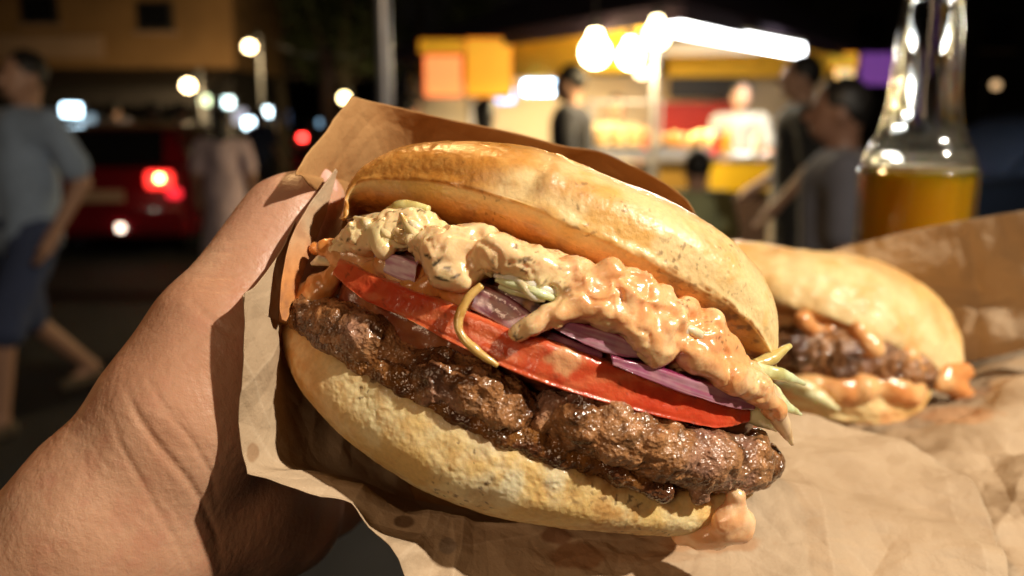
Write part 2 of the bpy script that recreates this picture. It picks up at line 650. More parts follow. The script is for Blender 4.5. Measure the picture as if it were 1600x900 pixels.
crumb = mixc(crumb, mixc([.40, .19, .04], [.13, .05, .015], smooth(-.15, .25, n2)), right * smooth(-.6, .1, n1) * .95)
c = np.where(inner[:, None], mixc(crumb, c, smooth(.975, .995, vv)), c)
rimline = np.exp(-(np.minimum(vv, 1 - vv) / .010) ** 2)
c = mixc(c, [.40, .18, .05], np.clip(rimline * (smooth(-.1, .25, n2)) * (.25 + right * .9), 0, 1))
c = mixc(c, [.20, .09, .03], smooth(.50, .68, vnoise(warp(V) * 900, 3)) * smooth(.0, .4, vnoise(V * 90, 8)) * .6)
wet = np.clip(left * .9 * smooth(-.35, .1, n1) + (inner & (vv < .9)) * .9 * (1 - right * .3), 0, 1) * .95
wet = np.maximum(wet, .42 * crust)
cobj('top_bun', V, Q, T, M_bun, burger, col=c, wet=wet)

# ---------------- bottom bun
TOPE = [(437,486),(446,496),(466,512),(505,535),(560,572),(640,610),(720,655),(790,690),(870,722),(960,752),(1040,768),(1110,770),(1155,766),(1169,764)]
BOTE = [(434,505),(440,540),(462,592),(505,650),(560,700),(620,742),(690,778),(760,803),(840,820),(920,830),(1000,836),(1075,833),(1135,808),(1168,774)]
te = line(TOPE, n); be = line(BOTE, n)
S = []
for i in range(n):
    s = i / (n - 1) * 2 - 1
    e = math.sqrt(max(0.0, 1 - s * s)) * 0.96 + 0.04
    dt = df(*te[i], 0.002) if i else df(*te[i])
    tp = P(*te[i], dt); bp = P(*be[i], dt + .010 * e)
    dep = .066 * e
    th = np.linalg.norm(tp - bp)
    out = np.array([-0.12, -0.15, -1.0])
    a1 = tp * .68 + bp * .32 + out * th * .20
    a2 = tp * .32 + bp * .68 + out * th * .26
    a3 = bp + np.array([.001, -.0005, .012 * e]); a4 = bp + np.array([.002, .004 * e, dep * .6])
    a5 = bp + np.array([0, .010 * e, dep]); a6 = tp + np.array([.002, .002, dep * .95])
    a7 = tp + np.array([.002, .001, dep * .5]); a8 = tp + np.array([.001, .0007, .010 * e])
    S.append([tp, a1, a2, bp, a3, a4, a5, a6, a7, a8])
V, Q, T, uu, vv = loft(S, 460, 260)
N = vnormals(V, *orient(V, Q, T))
side = (vv < .36)
px, py = to_px(V)
n1 = fbm(V, 110, 4, 21); n2 = fbm(V, 420, 4, 22); n3 = fbm(V, 40, 3, 23)
pit = smooth(.12, .5, fbm(V, 520, 3, 24)) * smooth(-.2, .3, n1 + .2)
bite = smooth(700, 780, px) * (1 - smooth(870, 930, px)) * (1 - smooth(770, 800, py)) * side     # torn crumb showing
disp = n3 * .0010 + fbm(V, 170, 3, 26) * .00022 - pit * .00012 - bite * (.0002 + .0004 * np.clip(n2 + .3, 0, 1))
rimroll = np.exp(-(np.minimum(vv, 1 - vv) / .018) ** 2)
disp += rimroll * fbm(V, 180, 3, 31) * .0010
disp += fbm(V, 1000, 2, 27) * .00014
V = V + N * disp[:, None]
c = mixc([.80, .54, .20], [.90, .74, .40], smooth(-.35, .25, n1))
c = mixc(c, [.72, .43, .15], smooth(.0, .45, n2 + n3 * .5) * .55)
c = mixc(c, [.90, .81, .54], bite * smooth(-.2, .2, n1 + .2) * .8)
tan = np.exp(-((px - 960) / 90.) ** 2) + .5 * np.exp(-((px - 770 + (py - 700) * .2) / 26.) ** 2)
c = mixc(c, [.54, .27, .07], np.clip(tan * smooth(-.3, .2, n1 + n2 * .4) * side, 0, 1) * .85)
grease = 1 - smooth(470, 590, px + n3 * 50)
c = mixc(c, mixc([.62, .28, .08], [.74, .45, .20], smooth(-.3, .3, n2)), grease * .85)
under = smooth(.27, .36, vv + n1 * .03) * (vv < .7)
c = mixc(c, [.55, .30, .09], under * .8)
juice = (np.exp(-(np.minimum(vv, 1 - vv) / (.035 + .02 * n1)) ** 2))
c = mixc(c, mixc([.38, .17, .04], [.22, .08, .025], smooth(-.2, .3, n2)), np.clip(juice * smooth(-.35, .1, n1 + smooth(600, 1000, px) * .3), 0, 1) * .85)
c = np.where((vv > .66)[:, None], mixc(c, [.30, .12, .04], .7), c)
c = mixc(c, [.10, .045, .02], smooth(.5, .68, vnoise(warp(V) * 800, 4)) * smooth(.05, .4, vnoise(V * 80, 9)) * .75)
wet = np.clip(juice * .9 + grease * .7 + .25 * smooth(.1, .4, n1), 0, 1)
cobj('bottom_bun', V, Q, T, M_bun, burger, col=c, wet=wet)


# ---------------- meat
def meat(name, items, k, res, seed, depthlayers=((0, 1),), label=None, parent=burger, dfun=None, amp=1.0):
    dfun = dfun or df
    b = Blob(res, k)
    r = np.random.RandomState(seed)
    for off, rs in depthlayers:
        pts = [P(x, y, dfun(x, y, o + off)) for x, y, o, rad in items]
        rad_ = [rad * dfun(x, y, o) / FPX * rs for x, y, o, rad in items]
        b.chain(pts, rad_)
        for (x, y, o, rad), p_, rr in zip(items, pts, rad_):       # lumps of mince
            for q in range(9):
                v = r.normal(size=3); v /= np.linalg.norm(v)
                b.ball(p_ + v * rr * .82 + r.normal(size=3) * rr * .2, rr * r.uniform(.22, .42), k * .8)
    V, Q = b.mesh()
    Q, _ = orient(V, Q)
    N = vnormals(V, Q)
    lump = 1 - np.abs(fbm(V, 260, 2, seed)) * 2
    Wv = warp(V, .002, 260.); chunk = 1 - np.abs(vnoise(Wv * 330, seed + 20)) * 2.2
    V = V + N * (lump * .0004 + np.clip(chunk, -.6, 1) * .00055 + fbm(V, 620, 3, seed + 3) * .0006 + ridged(V, 120, 2, seed + 9) * .0005)[:, None] * amp
    n1 = fbm(V, 130, 4, seed + 1); n2 = fbm(V, 500, 3, seed + 2)
    up = N[:, 1]
    c = mixc([.48, .22, .085], [.27, .105, .034], smooth(-.3, .3, n1))
    c = mixc(c, [.50, .26, .12], smooth(.05, .4, n2) * .55)
    c = mixc(c, [.06, .02, .01], smooth(.05, .5, n1 + ridged(V, 160, 2, seed + 5) * .4) * .6)
    c = c * (1 - .45 * smooth(.2, -.5, chunk))[:, None]
    c = mixc(c, [.45, .24, .17], smooth(.25, .5, fbm(V, 75, 2, seed + 7)) * .6)
    return cobj(name, V, Q, None, M_patty, parent, col=c, wet=smooth(-.5, .3, n1) * .6 + .35)


lay = ((0, 1), (.016, 1.0), (.034, .95))
meat('patty', [(868,648,.006,32),(905,655,.003,36),(960,678,.001,40),(1030,702,.000,42),(1100,718,-.001,42),(1160,726,.000,38),(1196,722,.003,24)], .003, .0006, 41, lay)
meat('patty', [(645,570,.008,28),(690,590,.005,36),(740,608,.004,36),(790,632,.005,34),(830,652,.009,28)], .003, .0006, 52, lay)
meat('patty', [(492,492,.004,24),(535,510,.005,30),(575,530,.004,36),(612,556,.008,28)], .003, .0006, 63, lay)
# gravy pooled along the cut edge of the bottom bun
b = Blob(.0006, .002)
r = np.random.RandomState(5)
pl = [(470,505),(520,545),(570,575),(640,612),(720,655),(790,688),(870,716),(960,742),(1030,752)]
for (x, y), (x2, y2) in zip(pl[:-1], pl[1:]):
    b.cap(PP(x, y - 8, .004), PP(x2, y2 - 8, .004), .0035, .0035)
for q in range(60):
    t = r.rand() * (len(pl) - 1.01); i = int(t); f = t - i
    x = pl[i][0] * (1 - f) + pl[i+1][0] * f; y = pl[i][1] * (1 - f) + pl[i+1][1] * f
    b.ball(PP(x, y - r.uniform(4, 30), r.uniform(.002, .007)), r.uniform(.0012, .0030))
b.cap(PP(960, 738, -.0005), PP(1035, 768, -.002), .0022, .0026)
V, Q = b.mesh()
Q, _ = orient(V, Q); N = vnormals(V, Q)
V = V + N * (fbm(V, 500, 3, 71) * .0008)[:, None]
n1 = fbm(V, 200, 3, 72)
cobj('gravy', V, Q, None, M_patty, burger, col=mixc([.30, .12, .03], [.14, .05, .02], smooth(-.3, .3, n1)), wet=1.0)


# ---------------- slices: tomato, onion (lofts seen nearly edge on)
def slice_(name, top, bot, off, depth, mat, colf, parent=burger, nu=200, nv=70, dfun=None, amp=.0002, seed=80, endpow=.5, rise=.35):
    dfun = dfun or df
    m_ = 14
    a = line(top, m_); bo = line(bot, m_)
    S = []
    for i in range(m_):
        s = i / (m_ - 1) * 2 - 1
        e = max(0.0, 1 - s * s) ** endpow * .97 + .03
        d0 = dfun(*((a[i] + bo[i]) / 2), off)
        tp = P(*a[i], d0 + .0004); bp = P(*bo[i], d0 + .0006)
        mid = (tp + bp) / 2 + np.array([0, 0, -.0010])
        bk = np.array([0, depth * e * rise * .25, depth * e])
        q1 = tp * .86 + bp * .14 + np.array([0, 0, -.0006]); q2 = tp * .14 + bp * .86 + np.array([0, 0, -.0006])
        S.append([tp + bk * .02, q1, mid * .5 + (tp + bp) * .25, q2, bp + bk * .03, bp + bk * .5, bp + bk, tp + bk, tp + bk * .5, tp + bk * .1])
    V, Q, T, uu, vv = loft(S, nu, nv)
    N = vnormals(V, *orient(V, Q, T))
    V = V + N * (fbm(V, 120, 3, seed) * amp * 3 + fbm(V, 600, 3, seed + 1) * amp)[:, None]
    c, w_ = colf(V, uu, vv, N)
    return cobj(name, V, Q, T, mat, parent, col=c, wet=w_)


def tomato_col(V, uu, vv, N):
    px, py = to_px(V)
    n1 = fbm(V, 90, 3, 90); n2 = fbm(V, 500, 3, 91)
    c = mixc([.54, .058, .020], [.64, .12, .04], smooth(-.3, .3, n1))
    c = mixc(c, [.45, .035, .012], smooth(.1, .5, n2) * .4)
    fib = fbm(V * [1, 3.0, 1], 150, 4, 93)
    c = mixc(c, [.78, .26, .11], smooth(.05, .45, fib) * .45)
    top = smooth(.06, .0, vv) + smooth(.62, .7, vv)
    c = mixc(c, [.72, .28, .14], np.clip(top, 0, 1) * .4)
    tri = smooth(38, 20, np.abs(px - 885) + np.abs(py - 562) * 1.0 + n2 * 14)
    c = mixc(c, [.72, .38, .18], tri * .85)
    c = mixc(c, [.10, .02, .01], smooth(.58, .7, vnoise(warp(V) * 500, 6)) * .5)
    return c, .8


slice_('tomato_slice', [(532,405),(560,418),(640,450),(720,481),(800,513),(900,548),(1000,583),(1090,610),(1150,628),(1172,640)],
       [(520,428),(548,458),(640,502),(740,553),(840,596),(940,628),(1040,654),(1110,668),(1155,673),(1170,660)], -.0025, .05, M_tomato, tomato_col)


def onion_col(purple=.5, char=0.0, seed=100):
    def f(V, uu, vv, N):
        n1 = fbm(V, 160, 3, seed); n2 = fbm(V, 500, 3, seed + 1)
        st = fbm(np.stack([uu * 3, vv * 60, vv * 0], -1), 1.0, 3, seed + 5)
        c = mixc([.56, .26, .36], [.78, .58, .62], smooth(-.25, .25, n1 * .5 + st))
        edge = smooth(.10, .02, vv) + smooth(.80, .97, vv)
        c = mixc(c, [.22, .02, .08], np.clip(edge + (purple - .45) * 1.35, 0, 1) * smooth(-.7, -.1, n1 + purple * .5))
        c = mixc(c, mixc([.45, .22, .06], [.05, .02, .01], smooth(-.1, .3, n2)), char * smooth(-.2, .2, n1 + char * .2))
        return c, .8
    return f


ons = [
 ([(585,393),(620,398),(652,410)], [(587,418),(618,435),(648,445)], -.001, .012, .25, .0),
 ([(748,445),(790,462),(832,492)], [(735,483),(775,505),(820,530)], -.002, .014, .55, .25),
 ([(795,445),(830,462),(858,480)], [(786,470),(815,490),(842,505)], .0015, .012, .3, .9),
 ([(850,490),(900,504),(955,520),(1008,546)], [(852,508),(900,532),(955,552),(1004,560)], -.0035, .03, .85, .1),
 ([(955,556),(1010,568),(1080,590),(1140,608),(1182,624)], [(958,572),(1010,592),(1080,618),(1140,637),(1178,642)], -.0050, .03, .95, .12),
 ([(830,500),(880,525),(940,548)], [(832,516),(882,545),(940,565)], .003, .03, 1.0, .1),
 ([(690,480),(720,488),(760,500)], [(690,496),(720,508),(760,520)], .003, .012, .4, .4),
]
for i, (a, bo, off, dep, pur, ch) in enumerate(ons):
    slice_('onion_slice', a, bo, off, dep, M_onion, onion_col(pur, ch, 100 + i * 3), nu=70, nv=40, seed=140 + i)

# ---------------- shredded cabbage and a stalk
def strand(name, pts, rad, col, parent=burger, dfun=None, flat=None, mat=None, n=None):
    dfun = dfun or df
    V, Q, T = tube([P(x, y, dfun(x, y, o)) for x, y, o in pts], rad, 12, n or 60, flat)
    N = vnormals(V, *orient(V, Q, T))
    V = V + N * (fbm(V, 300, 3, 200) * .00035)[:, None]
    n1 = fbm(V, 250, 3, 201)
    return cobj(name, V, Q, T, mat or M_cabbage, parent, col=mixc(col, np.array(col) * [.75, .62, .45], smooth(-.1, .4, n1)), wet=.8)


yel = [.76, .68, .30]; grn = [.70, .78, .45]; wht = [.84, .84, .66]
strand('onion_strand', [(752,446,-.0035),(730,468,-.005),(716,500,-.006),(722,525,-.006),(745,548,-.0055),(778,572,-.005)],
       [.0007, .0010, .00115, .0010, .0011, .0006], [.60, .38, .12])
strand('cabbage_shred', [(772,430,-.001),(800,436,-.003),(838,448,-.004),(888,463,-.003)], [.0006, .0012, .0011, .0006], wht, flat=((0, 0, 1), .6))
strand('cabbage_shred', [(775,437,-.002),(805,446,-.0035),(840,458,-.0045),(880,470,-.003)], [.0006, .0011, .0010, .0005], [.66, .72, .42])
strand('cabbage_shred', [(795,428,-.001),(812,441,-.0040),(830,462,-.0045),(850,468,-.003)], [.0006, .0009, .0010, .0006], wht)
strand('cabbage_shred', [(780,448,-.001),(806,456,-.002),(835,466,-.003)], [.0006, .0010, .0006], grn)
strand('cabbage_shred', [(850,440,.002),(868,448,-.002),(882,460,-.003)], [.001, .0014, .0008], wht)
strand('cabbage_shred', [(1165,570,.000),(1195,580,-.002),(1225,586,-.004),(1258,600,-.004)], [.001, .0017, .0014, .0004], grn, flat=((0, 0, 1), .6))
strand('cabbage_shred', [(1180,590,.000),(1205,610,-.003),(1225,632,-.004),(1252,648,-.004)], [.001, .0018, .0015, .0004], grn, flat=((0, 0, 1), .6))
strand('cabbage_shred', [(1180,570,.004),(1205,560,.003),(1235,540,.003)], [.0016, .0018, .0007], yel)
strand('cabbage_shred', [(1160,590,.000),(1190,612,-.004),(1215,650,-.006),(1238,694,-.006)], [.0028, .0034, .0026, .0006], [.80, .58, .36])
strand('cabbage_shred', [(1165,632,.002),(1180,645,.000),(1200,655,.000),(1215,672,.001)], [.0016, .003, .0026, .0008], [.82, .80, .48], flat=((0, 0, 1), .5))
strand('cabbage_shred', [(600,335,.004),(630,325,.003),(670,328,.003)], [.001, .002, .001], yel)
strand('cabbage_shred', [(488,412,.002),(502,407,.001),(520,412,.001)], [.0006, .0014, .0008], wht)

# ---------------- pink sauce
def inside_poly(x, y, poly):
    poly = np.asarray(poly, float); r_ = False
    j = len(poly) - 1
    for i in range(len(poly)):
        if (poly[i][1] > y) != (poly[j][1] > y) and x < (poly[j][0]-poly[i][0]) * (y-poly[i][1]) / (poly[j][1]-poly[i][1]) + poly[i][0]:
            r_ = not r_
        j = i
    return r_


b = Blob(.00055, .0026)
r = np.random.RandomState(12)
polyL = [(536,376),(565,352),(600,336),(640,334),(700,350),(760,366),(820,388),(870,408),(900,422),(905,440),(880,450),(840,445),(800,432),(760,425),(735,420),(700,412),(665,400),(640,385),(600,388),(575,395),(540,390)]
polyR = [(870,416),(920,420),(960,432),(1010,452),(1050,474),(1085,500),(1115,522),(1142,550),(1162,578),(1186,600),(1205,622),(1180,608),(1140,594),(1080,574),(1035,554),(1005,534),(975,510),(940,497),(900,486),(872,484),(880,470),(895,450)]
def fill(poly, npt, rlo, rhi, olo, ohi):
    poly = np.asarray(poly, float); lo = poly.min(0); hi = poly.max(0); cnt = 0
    while cnt < npt:
        x = r.uniform(lo[0], hi[0]); y = r.uniform(lo[1], hi[1])
        if inside_poly(x, y, poly):
            rr = r.uniform(rlo, rhi)
            b.ball(PP(x, y, r.uniform(olo, ohi)), rr * np.array([r.uniform(.9, 1.5), r.uniform(.7, 1.0), 1.0])); cnt += 1
fill(polyL, 170, .0012, .0027, .000, .009)
fill(polyR, 260, .0012, .0028, -.0025, .008)
def shreds(poly, npt, olo, ohi):
    poly = np.asarray(poly, float); lo = poly.min(0); hi = poly.max(0); cnt = 0
    while cnt < npt:
        x = r.uniform(lo[0], hi[0]); y = r.uniform(lo[1], hi[1])
        if inside_poly(x, y, poly):
            a = math.radians(r.uniform(-25, 75)); l = r.uniform(14, 34); bend = r.uniform(-8, 8)
            o_ = r.uniform(olo, ohi); rr = r.uniform(.0007, .0013)
            if not (inside_poly(x - math.cos(a)*l*1.1, y - math.sin(a)*l*1.1, poly) and inside_poly(x + math.cos(a)*l*1.1, y + math.sin(a)*l*1.1, poly)): continue
            b.chain([PP(x - math.cos(a)*l, y - math.sin(a)*l, o_ + .001), PP(x + bend, y - bend, o_ - .0006), PP(x + math.cos(a)*l, y + math.sin(a)*l, o_ + .001)], [rr*.6, rr, rr*.6], .0012); cnt += 1
shreds(polyL, 26, -.0035, .000)
shreds(polyR, 38, -.0060, -.0025)
def drip(pts, rad):
    b.chain([PP(x, y, o) for x, y, o in pts], rad)
drip([(690,395,-.002),(690,425,-.003)], [.0050, .0038])
drip([(700,400,-.002),(720,428,-.002),(740,425,0)], [.005, .0036, .002])
drip([(740,395,-.001),(780,395,-.002),(830,410,-.002),(870,432,-.002)], [.0035, .0038, .0036, .003])
drip([(900,480,-.003),(865,492,-.004),(835,508,-.0045),(812,520,-.004)], [.0034, .0026, .0021, .0021])
drip([(895,462,-.003),(940,484,-.004),(990,505,-.004),(1035,545,-.004)], [.003, .0028, .003, .003])
drip([(1000,510,-.003),(1012,540,-.004),(1022,562,-.004)], [.003, .0026, .0018])
drip([(1090,560,-.004),(1140,590,-.005),(1180,605,-.006),(1210,640,-.007),(1228,668,-.007)], [.003, .0034, .0032, .0022, .0012])
drip([(600,370,.000),(600,392,-.002)], [.0032, .0022])
drip([(560,372,.000),(530,388,.001)], [.0036, .0028])
drip([(1080,502,.002),(1118,532,.001)], [.003, .0032])
for x, y in ((905,418),(955,424),(1005,440),(1040,458),(1075,482),(1112,502),(1140,538),(1170,580),(1060,520),(1120,560),(935,446),(985,440),(1020,462),(1060,486),(1100,516),(1128,540),(1152,570)):   # lumps
    b.ball(PP(x, y, r.uniform(-.0025, .001)), r.uniform(.0024, .0034), .0014)
V, Q = b.mesh()
Q, _ = orient(V, Q); N = vnormals(V, Q)
Wv = warp(V, .0022, 230.)
V = V + N * (fbm(V, 220, 2, 210) * .0005 - np.exp(-(vnoise(Wv * 150, 216) / .13) ** 2) * .0007 + np.clip(vnoise(Wv * 420, 218), 0, 1) * .0003)[:, None]
px, py = to_px(V)
n1 = fbm(V, 110, 3, 211); n2 = fbm(V, 350, 3, 213)
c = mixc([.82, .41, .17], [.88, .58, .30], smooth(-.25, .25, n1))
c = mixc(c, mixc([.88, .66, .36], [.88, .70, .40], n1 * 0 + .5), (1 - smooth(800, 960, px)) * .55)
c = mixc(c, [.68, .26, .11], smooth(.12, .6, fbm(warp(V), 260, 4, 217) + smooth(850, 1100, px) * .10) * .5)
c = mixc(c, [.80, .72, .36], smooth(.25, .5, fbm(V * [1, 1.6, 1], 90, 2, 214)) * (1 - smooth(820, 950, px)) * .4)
herb = smooth(.52, .66, vnoise(warp(V) * [600, 1500, 800], 15)) * smooth(-.15, .3, vnoise(V * 100, 16))
c = mixc(c, [.12, .07, .03], herb * .85)
grain = smooth(.25, .6, vnoise(warp(V, .0008, 900.) * 1300, 19))
c = mixc(c, [.62, .24, .08], grain * .35 * smooth(700, 900, px))
for hx, hy, ha, hl in ((683,410,-.7,12),(690,436,.3,14),(712,432,-.4,10),(700,420,.1,8),(668,400,.5,7)):
    dx = (px - hx) * math.cos(ha) + (py - hy) * math.sin(ha); dy = -(px - hx) * math.sin(ha) + (py - hy) * math.cos(ha)
    c = mixc(c, [.05, .035, .02], smooth(1.3, .6, np.sqrt((dx / hl) ** 2 + (dy / 2.6) ** 2) + n2 * .5))
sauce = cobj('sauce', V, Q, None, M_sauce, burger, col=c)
# shredded cabbage lying in the sauce
rs = np.random.RandomState(77)
k_ = 0
while k_ < 30:
    x = rs.uniform(560, 900) if k_ < 21 else rs.uniform(900, 1170)
    y = rs.uniform(330, 430) if k_ < 21 else rs.uniform(430, 610)
    if not inside_poly(x, y, polyL if k_ < 21 else polyR):
        continue
    a = math.radians(rs.uniform(5, 50)); l = rs.uniform(14, 36); bend = rs.uniform(-7, 7); o_ = (-.0052 if k_ >= 21 else -.0030) + rs.uniform(0, .0012)
    cc = [wht, yel, [.86, .62, .36], [.86, .70, .44]][rs.randint(4)]
    strand('cabbage_shred', [(x - math.cos(a)*l, y - math.sin(a)*l, o_ + .0022), (x + bend, y - bend, o_), (x + math.cos(a)*l, y + math.sin(a)*l, o_ + .0022)],
           [.0005, .0012, .0004], mixc(cc, [.86, .60, .34], .6), n=24)
    k_ += 1
# grains of spice and crumbs of onion set in the sauce
# darker caramelised sauce and onion mush along the left
b = Blob(.0006, .002)
for q in range(70):
    t = r.rand(); x = 490 + t * 300; y = 385 + t * 95 + r.uniform(-14, 18)
    b.ball(PP(x, y, r.uniform(.0015, .007)), r.uniform(.0014, .0030))
for q in range(40):
    t = r.rand(); x = 442 + t * 84; y = 490 - t * 62 + r.uniform(-8, 12)
    b.ball(PP(x, y, r.uniform(.000, .006)), r.uniform(.0012, .0026))
V, Q = b.mesh(); Q, _ = orient(V, Q); N = vnormals(V, Q)
V = V + N * (fbm(V, 320, 3, 220) * .0008)[:, None]
n1 = fbm(V, 160, 3, 221)
cobj('relish', V, Q, None, M_sauce, burger, col=mixc([.62, .24, .06], [.74, .42, .20], smooth(-.3, .3, n1)))
# cavity filler: chopped salad inside the burger behind the sauce
b = Blob(.0012, .004)
for i in range(90):
    x = r.uniform(590, 1130); y = 400 + (x - 590) * .36 + r.uniform(-30, 60)
    b.ball(PP(x, y, r.uniform(.012, .045)), r.uniform(.004, .008))
for i in range(150):
    t = r.rand(); x = 545 + t * 600; y = 455 + t * 215 + r.uniform(-26, 30)
    b.ball(PP(x, y, r.uniform(.010, .030)), r.uniform(.003, .006))
V, Q = b.mesh(); Q, _ = orient(V, Q); N = vnormals(V, Q)
V = V + N * (fbm(V, 220, 3, 230) * .0014)[:, None]
n1 = fbm(V, 160, 3, 231)
cobj('relish', V, Q, None, M_sauce, burger, col=mixc([.22, .05, .02], [.36, .13, .05], smooth(-.3, .3, n1)))
# sauce run out under the bun onto the paper
b = Blob(.0006, .003)
for x, y, o, rr in ((1075,832,.010,.003),(1100,838,.008,.0036),(1130,832,.007,.0042),(1152,820,.007,.0042),(1150,796,.006,.0034),(1150,775,.004,.003),(1120,843,.010,.003),(1090,846,.010,.0022),(1162,834,.008,.0028),(1168,812,.007,.0022),(1140,806,.004,.0026),(1060,838,.012,.0024),(1128,815,.004,.0030)):
    b.ball(P(x, y, .212 + o), rr * .78)
V, Q = b.mesh(); Q, _ = orient(V, Q)
N = vnormals(V, Q); V = V + N * (fbm(V, 260, 3, 241) * .0006)[:, None]
n1 = fbm(V, 200, 3, 240)
cobj('sauce_drip', V, Q, None, M_sauce, burger, col=mixc([.80, .42, .20], [.84, .56, .32], smooth(-.3, .3, n1)))

# ================================================================== KRAFT PAPER
M_kraft = surf('kraft_paper', vcol=True, rough=0.75, spec=0.3, sss=0.0,
               bumps=(('noise', 1100, 0.35, 0.0003, 4), ('noise', 150, 0.4, 0.0012, 5), ('crack', 75, .50, .0022), ('crack', 30, .55, .0055), ('noise', 420, .35, .0006, 3)), var=(1400, 0.14, (.75, .62, .5)))


def facets(U, W, cell, seed, warp=.35):
    """piecewise-linear random folds: heights on a jittered triangular lattice"""
    q = np.stack([U, W, np.zeros_like(U)], -1) / cell
    wx = vnoise(q * .8, seed + 50) * warp; wy = vnoise(q * .8, seed + 60) * warp
    a = U / cell + wx; b_ = W / cell + wy
    i = np.floor(a).astype(int); j = np.floor(b_).astype(int); f = a - i; g = b_ - j
    h = lambda x, y: _perm[((x & 63) * 64 + (y & 63)) * 64 + (seed & 63)] * 2 - 1
    h00, h10, h01, h11 = h(i, j), h(i+1, j), h(i, j+1), h(i+1, j+1)
    lo_ = h00 + (h10 - h00) * f + (h11 - h10) * g
    hi_ = h00 + (h11 - h01) * f + (h01 - h00) * g
    return np.where(f > g, lo_, hi_)


def crumple(V, seed, amp, cell):
    U = V[..., 0] + V[..., 2] * .3; W = V[..., 1] + V[..., 2] * .8
    a = math.radians(25 + seed * 13)
    U, W = U * math.cos(a) - W * math.sin(a), U * math.sin(a) + W * math.cos(a)
    return facets(U, W, cell, seed) * amp + facets(U + .013, W, cell * .45, seed + 1) * amp * .38 + facets(U, W + .007, cell * .2, seed + 2, .6) * amp * .13


def sheet(name, net, parent, mat=None, nu=160, nv=160, amp=.0012, cell=.02, seed=1, thick=.00025, colf=None, pin=None, folds=0):
    net = np.array([[P(*c) for c in row] for row in net])          # rows, cols, 3
    G = catmull(net, nu)
    G = np.swapaxes(catmull(np.swapaxes(G, 0, 1), nv), 0, 1)
    V = G.reshape(-1, 3); Q = grid_faces(nu, nv)
    N = vnormals(V, Q)
    hgt = crumple(V, seed, amp, cell) + fbm(V, 60, 3, seed) * amp * .4
    uu = np.repeat(np.linspace(0, 1, nu), nv); vv = np.tile(np.linspace(0, 1, nv), nu)
    rf = np.random.RandomState(seed * 11 + 3)
    fold_l = np.zeros(len(V))
    for _ in range(folds):                       # long straight creases
        i0 = rf.randint(len(V)); p0 = V[i0]; a = rf.normal(size=3); n0 = N[i0]
        dr = a - (a @ n0) * n0; dr /= np.linalg.norm(dr); pr = np.cross(n0, dr)
        rel = V - p0; t = rel @ dr; q = rel @ pr + .0012 * vnoise(V * 90, seed)
        Ln = rf.uniform(.012, .040) * (cell / .026); wd = rf.uniform(.003, .009) * (cell / .026)
        env = smooth(1.0, .55, np.abs(t) / Ln)
        tent = np.clip(1 - np.abs(q) / wd, 0, 1) * env
        hgt = hgt + tent * wd * rf.uniform(.10, .26) * rf.choice([-1, 1, 1])
        fold_l = np.maximum(fold_l, np.exp(-(q / .0004) ** 2) * env)
    if pin == 'first': hgt = hgt * smooth(0, .10, uu)
    if pin == 'last': hgt = hgt * smooth(1, .85, uu)
    V = V + N * hgt[:, None]
    N = vnormals(V, Q)
    n1 = fbm(V, 25, 4, seed + 5)
    c = mixc([.46, .335, .215], [.37, .26, .16], smooth(-.3, .3, n1))
    c = mixc(c, [.60, .47, .33], fold_l * .22)          # fibres rubbed pale along a crease
    if colf is not None:
        c = colf(V, uu, vv, c)
    A = V + N * thick / 2; B = V - N * thick / 2; m = len(V)
    VV = np.concatenate([A, B])
    idx = np.arange(m).reshape(nu, nv)
    brd = np.concatenate([idx[0, :], idx[1:, -1], idx[-1, ::-1][1:], idx[::-1, 0][1:-1]])
    b2 = np.roll(brd, -1)
    side = np.stack([brd, b2, b2 + m, brd + m], 1)
    QQ = np.concatenate([Q[:, ::-1], Q + m, side])
    VVw = to_world(VV)
    return cobj(name, VV, QQ, None, mat or M_kraft, parent, col=np.concatenate([c, c]))


def stain(c, px, py, cx, cy, rx, ry, col, k, n=0):
    return mixc(c, col, smooth(1.15, .75, np.sqrt(((px - cx) / rx) ** 2 + ((py - cy) / ry) ** 2) + n) * k)


def base_col(V, uu, vv, c):
    px, py = to_px(V); n = fbm(V, 200, 3, 300) * .5
    c = stain(c, px, py, 630, 815, 18, 11, [.10, .05, .02], .85, n * .5)
    c = stain(c, px, py, 696, 851, 15, 12, [.20, .15, .11], .7, n * 1.2)
    c = stain(c, px, py, 900, 870, 40, 22, [.25, .12, .05], .8, n)
    c = stain(c, px, py, 868, 838, 26, 16, [.20, .09, .04], .8, n)
    c = stain(c, px, py, 1110, 850, 80, 14, [.38, .18, .07], .6, n)
    c = stain(c, px, py, 1030, 870, 90, 10, [.35, .20, .10], .35, n * 2)
    return c


def wall_col(V, uu, vv, c):
    px, py = to_px(V); n = fbm(V, 200, 3, 301) * .5
    return stain(c, px, py, 394, 705, 10, 14, [.24, .13, .06], .7, n)


def grease_col(V, uu, vv, c):
    px, py = to_px(V); n = fbm(V, 220, 3, 302)
    return mixc(c, mixc([.62, .24, .06], [.40, .15, .05], smooth(-.2, .3, n)), smooth(300, 440, py + n * 60) * .85)


def back_col(V, uu, vv, c):          # greasy inside, with shade and backlight also put into the brown
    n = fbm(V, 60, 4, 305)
    return mixc([.34, .165, .055], [.42, .23, .09], smooth(-.3, .3, n))


